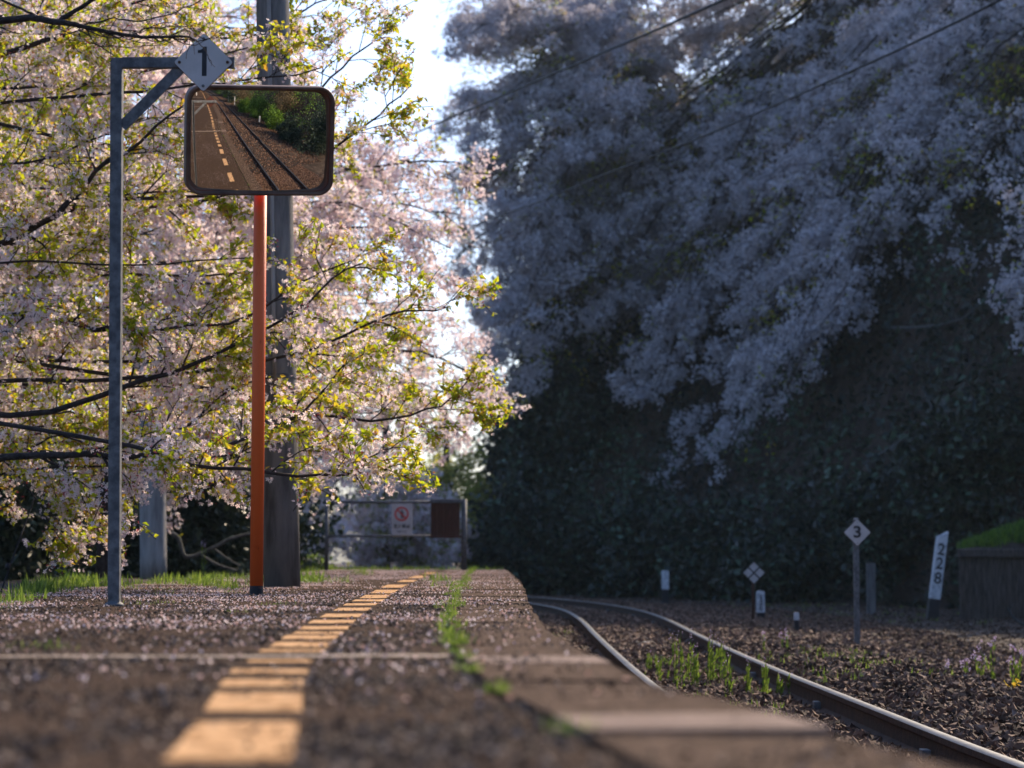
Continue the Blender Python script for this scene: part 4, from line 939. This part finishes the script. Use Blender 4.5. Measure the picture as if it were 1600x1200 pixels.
# hillside: leaf cover, shrubs, cherries
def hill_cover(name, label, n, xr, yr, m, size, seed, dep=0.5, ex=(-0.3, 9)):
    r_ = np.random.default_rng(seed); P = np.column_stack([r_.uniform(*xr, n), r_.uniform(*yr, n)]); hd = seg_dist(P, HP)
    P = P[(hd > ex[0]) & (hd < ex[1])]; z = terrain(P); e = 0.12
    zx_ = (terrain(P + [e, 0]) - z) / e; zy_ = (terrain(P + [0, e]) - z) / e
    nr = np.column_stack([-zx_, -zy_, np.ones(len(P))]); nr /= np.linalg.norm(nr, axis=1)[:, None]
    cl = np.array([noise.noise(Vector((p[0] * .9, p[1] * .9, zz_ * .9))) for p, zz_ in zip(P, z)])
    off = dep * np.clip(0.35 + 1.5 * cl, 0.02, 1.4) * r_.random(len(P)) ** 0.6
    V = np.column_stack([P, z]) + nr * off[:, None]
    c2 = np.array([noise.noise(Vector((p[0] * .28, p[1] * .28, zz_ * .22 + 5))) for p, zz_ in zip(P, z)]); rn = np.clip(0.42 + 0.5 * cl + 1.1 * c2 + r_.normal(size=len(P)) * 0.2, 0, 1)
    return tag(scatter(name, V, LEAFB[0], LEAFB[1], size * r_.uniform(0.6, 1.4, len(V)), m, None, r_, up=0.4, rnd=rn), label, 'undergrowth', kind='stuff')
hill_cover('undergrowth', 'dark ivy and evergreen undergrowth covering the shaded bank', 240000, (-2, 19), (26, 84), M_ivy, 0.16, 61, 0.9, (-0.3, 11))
hill_cover('bank_vines', 'green and brown climbers covering the bank beyond the camera side', 60000, (3, 14), (-36, 24), M_bush, 0.13, 62, 0.8, (-0.2, 6))
def shrub(label, base, rx, rz, m, n, size, seed, group=None, name='shrub', cat='shrub', bare=0):
    r_ = np.random.default_rng(seed); base = Vector(base); root = empty(name, base, label, cat, group); T = Tubes(); acc = []
    for k in range(16):
        d = r_.normal(size=3); d[2] = abs(d[2]) + 0.4; d /= np.linalg.norm(d); e = np.array(base) + d * np.array([rx, rx, rz]) * r_.uniform(.6, 1.0)
        p = cpath([np.array(base) + [0, 0, -.05], (np.array(base) + e) / 2 + [0, 0, .1 * rz], e], 7, r_, 0.02); T.add(p, 0.02, 0.006, 5)
        for q in range(5):
            s_ = p[r_.integers(2, 7)]; e2 = s_ + r_.normal(size=3) * np.array([rx, rx, rz]) * 0.28; T.add(cpath([s_, e2], 4, r_, .01), 0.008, 0.003, 4)
            acc.append(s_ + (e2 - s_) * r_.uniform(0.3, 1.1, (max(1, n // 90), 1)) + r_.normal(size=(max(1, n // 90), 3)) * 0.09 * (rx + rz) * .5)
    T.build('stems', M_barkpale if bare else M_bark, root)
    A = np.concatenate(acc); scatter('foliage', A, LEAFB[0], LEAFB[1], size * r_.uniform(.6, 1.4, len(A)), m, root, r_, up=0.4)
    return root
# dark thicket on the left behind the platform
for i, (x_, Y, rx, rz, lab) in enumerate([(-10, 31, 1.5, 2.1, 'dark evergreen shrub at the left border behind the guy wire'), (95, 33, 1.4, 1.9, 'dark evergreen shrub directly left of the number 1 post'), (205, 35, 1.4, 1.9, 'dark evergreen shrub behind the paler concrete pole'), (300, 34, 1.3, 1.9, 'dark evergreen shrub right of the paler concrete pole'), (390, 36, 1.4, 1.9, 'dark evergreen shrub behind the orange pole'), (40, 40, 2.0, 2.4, 'tall dark shrub in the second row at far left'), (180, 42, 2.0, 2.4, 'tall dark shrub in the second row behind the grey poles'), (330, 43, 2.0, 2.2, 'tall dark shrub in the second row left of the orange pole')]):
    p = px(x_, 880, Y); shrub(lab, (p.x, Y, tz(p.x, Y)), rx, rz, M_dark, 9000, 0.13, 80 + i, 'dark shrubs behind the platform')
# pale bare branch in that thicket
T = Tubes(); r_ = np.random.default_rng(8)
T.add(cpath([px(262, 828, 29), px(280, 840, 29), px(290, 870, 29), px(330, 858, 29), px(372, 838, 29), px(400, 832, 29)], 16, r_, .006), 0.028, 0.02, 6); T.add(cpath([px(312, 862, 29), px(335, 880, 29), px(370, 892, 29)], 8, r_, .006), 0.02, 0.012, 6)
T.add(cpath([px(335, 858, 29), px(352, 872, 29), px(375, 884, 29)], 8, r_, .005), 0.015, 0.01, 6)
tag(T.build('bare_branch', M_barkpale, None), 'pale crooked bare branch low in the dark thicket between the poles', 'branch')
# young greens beside the barrier
for i, (x_, Y, rx, rz, lab) in enumerate([(487, 37.5, 0.35, 0.42, 'small bright yellow green bush just left of the barrier'), (745, 37.0, 0.14, 0.14, 'low bright green plant just right of the barrier post')]):
    p = px(x_, 880, Y); shrub(lab, (p.x, Y, -0.15), rx, rz, M_grass, 1500, 0.07, 100 + i)
# shrubs along the bank foot
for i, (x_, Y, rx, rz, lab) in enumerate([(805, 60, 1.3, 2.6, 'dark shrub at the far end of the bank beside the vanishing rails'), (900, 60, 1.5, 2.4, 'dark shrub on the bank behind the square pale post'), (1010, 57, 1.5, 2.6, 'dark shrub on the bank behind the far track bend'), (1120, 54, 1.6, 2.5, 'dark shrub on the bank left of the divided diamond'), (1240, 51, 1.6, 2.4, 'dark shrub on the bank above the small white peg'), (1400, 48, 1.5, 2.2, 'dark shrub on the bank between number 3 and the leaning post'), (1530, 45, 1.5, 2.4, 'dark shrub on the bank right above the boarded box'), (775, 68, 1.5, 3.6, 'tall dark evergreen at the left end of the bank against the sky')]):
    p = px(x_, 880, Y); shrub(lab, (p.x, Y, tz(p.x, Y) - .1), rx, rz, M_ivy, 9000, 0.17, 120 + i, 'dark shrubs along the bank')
# ray-march a photo direction to the bank
def hit(x, y):
    lo = None
    Ys = np.arange(30, 90, 0.5); P = [px(x, y, Y) for Y in Ys]; tz_ = terrain([(p.x, p.y) for p in P])
    for p, t in zip(P, tz_):
        if p.z < t: return p.y
    return 74.0
Ph = dict(n=(13, 6), ref=(7, 1.6), t0=(0.22, 0.1), len=(1.7, 0.75), sp=0.10, rmin=0.006, flat=0.45, droop=0.12, cl=0.5, wob=4)
def hill_tree(label, base, poly, n, seed, off=(1.0, 5.0), nf=3.0, ymax=72, hb=0.12):
    rq_ = random.Random(seed); bx, by = base; base = Vector((bx, by, tz(bx, by))); B = []
    for (ex, ey) in sample_poly(poly, n, rq_):
        Yh = min(hit(ex, ey), ymax); e = px(ex, ey, Yh - rq_.uniform(*off)); s_ = base + Vector((0, 0, rq_.uniform(1.5, 4.5)))
        L_ = (e - s_).length; m_ = s_.lerp(e, .5) + Vector((0, 0, 0.10 * L_)); B.append(([s_, m_, m_.lerp(e, .55) + Vector((0, 0, .04 * L_)), e], rq_.uniform(.022, .042)))
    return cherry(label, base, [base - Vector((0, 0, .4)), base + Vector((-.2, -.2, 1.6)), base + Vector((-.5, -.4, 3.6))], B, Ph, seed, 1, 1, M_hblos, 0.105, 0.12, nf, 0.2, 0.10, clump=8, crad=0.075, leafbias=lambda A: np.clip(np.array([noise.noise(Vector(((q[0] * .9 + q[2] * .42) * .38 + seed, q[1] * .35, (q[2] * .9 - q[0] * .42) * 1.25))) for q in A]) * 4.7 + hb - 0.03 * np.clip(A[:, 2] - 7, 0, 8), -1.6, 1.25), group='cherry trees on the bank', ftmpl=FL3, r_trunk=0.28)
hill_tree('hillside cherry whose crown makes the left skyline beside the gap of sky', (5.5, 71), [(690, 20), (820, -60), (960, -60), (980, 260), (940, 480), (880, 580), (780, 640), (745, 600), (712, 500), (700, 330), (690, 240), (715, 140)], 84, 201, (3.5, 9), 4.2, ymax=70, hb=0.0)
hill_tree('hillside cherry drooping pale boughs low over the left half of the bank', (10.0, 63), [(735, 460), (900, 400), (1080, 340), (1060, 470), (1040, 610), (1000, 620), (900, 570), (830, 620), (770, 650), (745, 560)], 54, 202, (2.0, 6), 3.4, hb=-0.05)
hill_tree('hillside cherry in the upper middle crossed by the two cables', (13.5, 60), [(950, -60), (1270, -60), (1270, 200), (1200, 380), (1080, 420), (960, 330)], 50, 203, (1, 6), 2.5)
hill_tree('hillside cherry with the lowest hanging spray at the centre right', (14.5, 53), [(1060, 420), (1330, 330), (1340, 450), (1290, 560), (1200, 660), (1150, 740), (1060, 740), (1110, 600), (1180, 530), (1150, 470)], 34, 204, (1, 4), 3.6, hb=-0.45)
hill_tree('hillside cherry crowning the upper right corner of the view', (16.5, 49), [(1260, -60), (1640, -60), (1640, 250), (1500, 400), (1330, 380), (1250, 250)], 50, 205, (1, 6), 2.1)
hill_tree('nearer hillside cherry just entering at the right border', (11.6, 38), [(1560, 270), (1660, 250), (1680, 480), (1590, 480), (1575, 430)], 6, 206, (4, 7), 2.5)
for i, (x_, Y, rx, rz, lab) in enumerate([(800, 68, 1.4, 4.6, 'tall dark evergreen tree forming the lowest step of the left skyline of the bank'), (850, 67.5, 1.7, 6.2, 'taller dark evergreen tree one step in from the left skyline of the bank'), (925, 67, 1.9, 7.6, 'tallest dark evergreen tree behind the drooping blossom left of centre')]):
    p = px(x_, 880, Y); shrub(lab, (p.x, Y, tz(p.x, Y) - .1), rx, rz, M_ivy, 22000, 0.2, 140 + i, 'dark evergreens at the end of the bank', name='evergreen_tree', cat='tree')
# crooked pale stems on the bank
for i, (pts, lab) in enumerate([([(1350, 725, 0), (1400, 695, 0), (1440, 665, 0), (1457, 645, 0), (1445, 610, 0), (1440, 590, 0)], 'crooked pale stem in the middle of the shaded bank'), ([(1390, 510, 0), (1450, 508, 0), (1500, 498, 0), (1545, 462, 0)], 'long thin pale bough lying across the upper bank')]):
    T = Tubes(); r_ = np.random.default_rng(300 + i); T.add(cpath([px(x, y, hit(x, y) - 1.6) for x, y, _ in pts], 16, r_, .01), 0.035, 0.015, 6); tag(T.build('dead_bough', M_barkpale, None), lab, 'branch')

# ------------------------------------------------------------ what the mirror sees behind the camera
for i, (x, y, rx, rz, m, lab) in enumerate([(4.5, 4.6, 0.9, 1.3, M_dark, 'low dark bush at the ballast edge in the lower right of the mirror'), (4.5, -4.2, 0.9, 1.5, M_bush, 'small green bush leaning over the verge in the mirror'), (4.7, 2.0, 1.0, 1.7, M_bush, 'bright green bush reflected at the right of the mirror'), (4.7, -1.6, 1.2, 2.3, M_bush, 'rounded sunlit bush reflected left of the brightest one'), (5.5, 6.6, 1.4, 2.6, M_dark, 'dark green bush reflected at the right edge of the mirror'), (5.0, -6, 1.5, 3.2, M_dry, 'dry brownish thicket reflected in the mirror middle'), (5.1, -12, 1.5, 3.6, M_dark, 'dark tall bush reflected above the rails'), (6.2, 0.8, 1.8, 4.4, M_dry, 'dry tangled climber reflected in the upper right of the mirror'), (5.8, -21, 1.7, 4.6, M_dark, 'dark tree like bush reflected near the bend'), (5.4, -32, 2.0, 5.0, M_dark, 'dark bush reflected beyond the bend'), (0.0, -56, 3.5, 4.5, M_bush, 'bushes reflected where the line disappears')]):
    shrub(lab, (x, y, tz(x, y) - .05), rx, rz, m, 8000, 0.12, 400 + i, 'bushes seen only in the mirror')
# station shelter
root = empty('station_shelter', (-2.4, -16, 0), 'cream station shelter with a pale roof reflected at the left of the mirror', 'building')
mb = MB(); mb.box(-3.4, -1.55, -30, -16, -.1, 2.9); mb.build('wall', M_cream, root)
mb = MB(); mb.hexa([(-3.8, -30.4, 2.95), (-0.5, -30.4, 2.75), (-0.5, -15.2, 2.75), (-3.8, -15.2, 2.95), (-3.8, -30.4, 3.1), (-0.5, -30.4, 2.85), (-0.5, -15.2, 2.85), (-3.8, -15.2, 3.1)]); mb.build('roof', M_roof, root)
for yy_ in (-15.5, -20.5, -25.5):
    mb = MB(); mb.box(-0.85, -0.7, yy_ - .07, yy_ + .07, 0, 2.76); mb.build('column', M_white, root); mb = MB(); mb.bar((-0.78, yy_, 2.1), (-1.5, yy_, 2.8), .08, .08); mb.build('brace', M_white, root)
for i, (x, y) in enumerate([(4.75, -14.0), (4.5, -9.0), (4.3, 0.2)]):
    g = tz(x, y); root = empty('marker_post', (x, y, g), ['white stake reflected farthest up the line', 'white stake reflected in the middle', 'short white stump reflected nearest to the bushes'][i], 'marker post')
    mb = MB(); mb.box(x - .06, x + .06, y - .05, y + .05, g, g + [0.9, 1.3, .6][i]); mb.build('post', M_whpost, root, bevel=.01)
    mb = MB(); mb.box(x - .07, x + .07, y - .06, y + .06, g + [0.9, 1.3, .6][i] + .001, g + [0.9, 1.3, .6][i] + .04); mb.build('post_cap', M_black, root)

# ------------------------------------------------------------ thin spring haze
mb = MB(); mb.box(-300, 300, -300, 460, -12, 48); hz = mb.build('haze', [])
mh = bpy.data.materials.new('haze air'); mh.use_nodes = True; hn = mh.node_tree; hn.nodes.remove(hn.nodes['Principled BSDF'])
pv = hn.nodes.new('ShaderNodeVolumePrincipled'); pv.inputs['Color'].default_value = (0.62, 0.82, 1.0, 1); pv.inputs['Density'].default_value = 0.0002; pv.inputs['Anisotropy'].default_value = 0.35
hn.links.new(pv.outputs[0], hn.nodes['Material Output'].inputs['Volume']); hz.data.materials.append(mh)
tag(hz, kind='stuff'); hz['label'] = 'thin bluish spring haze filling the air over the line'; hz['category'] = 'haze'
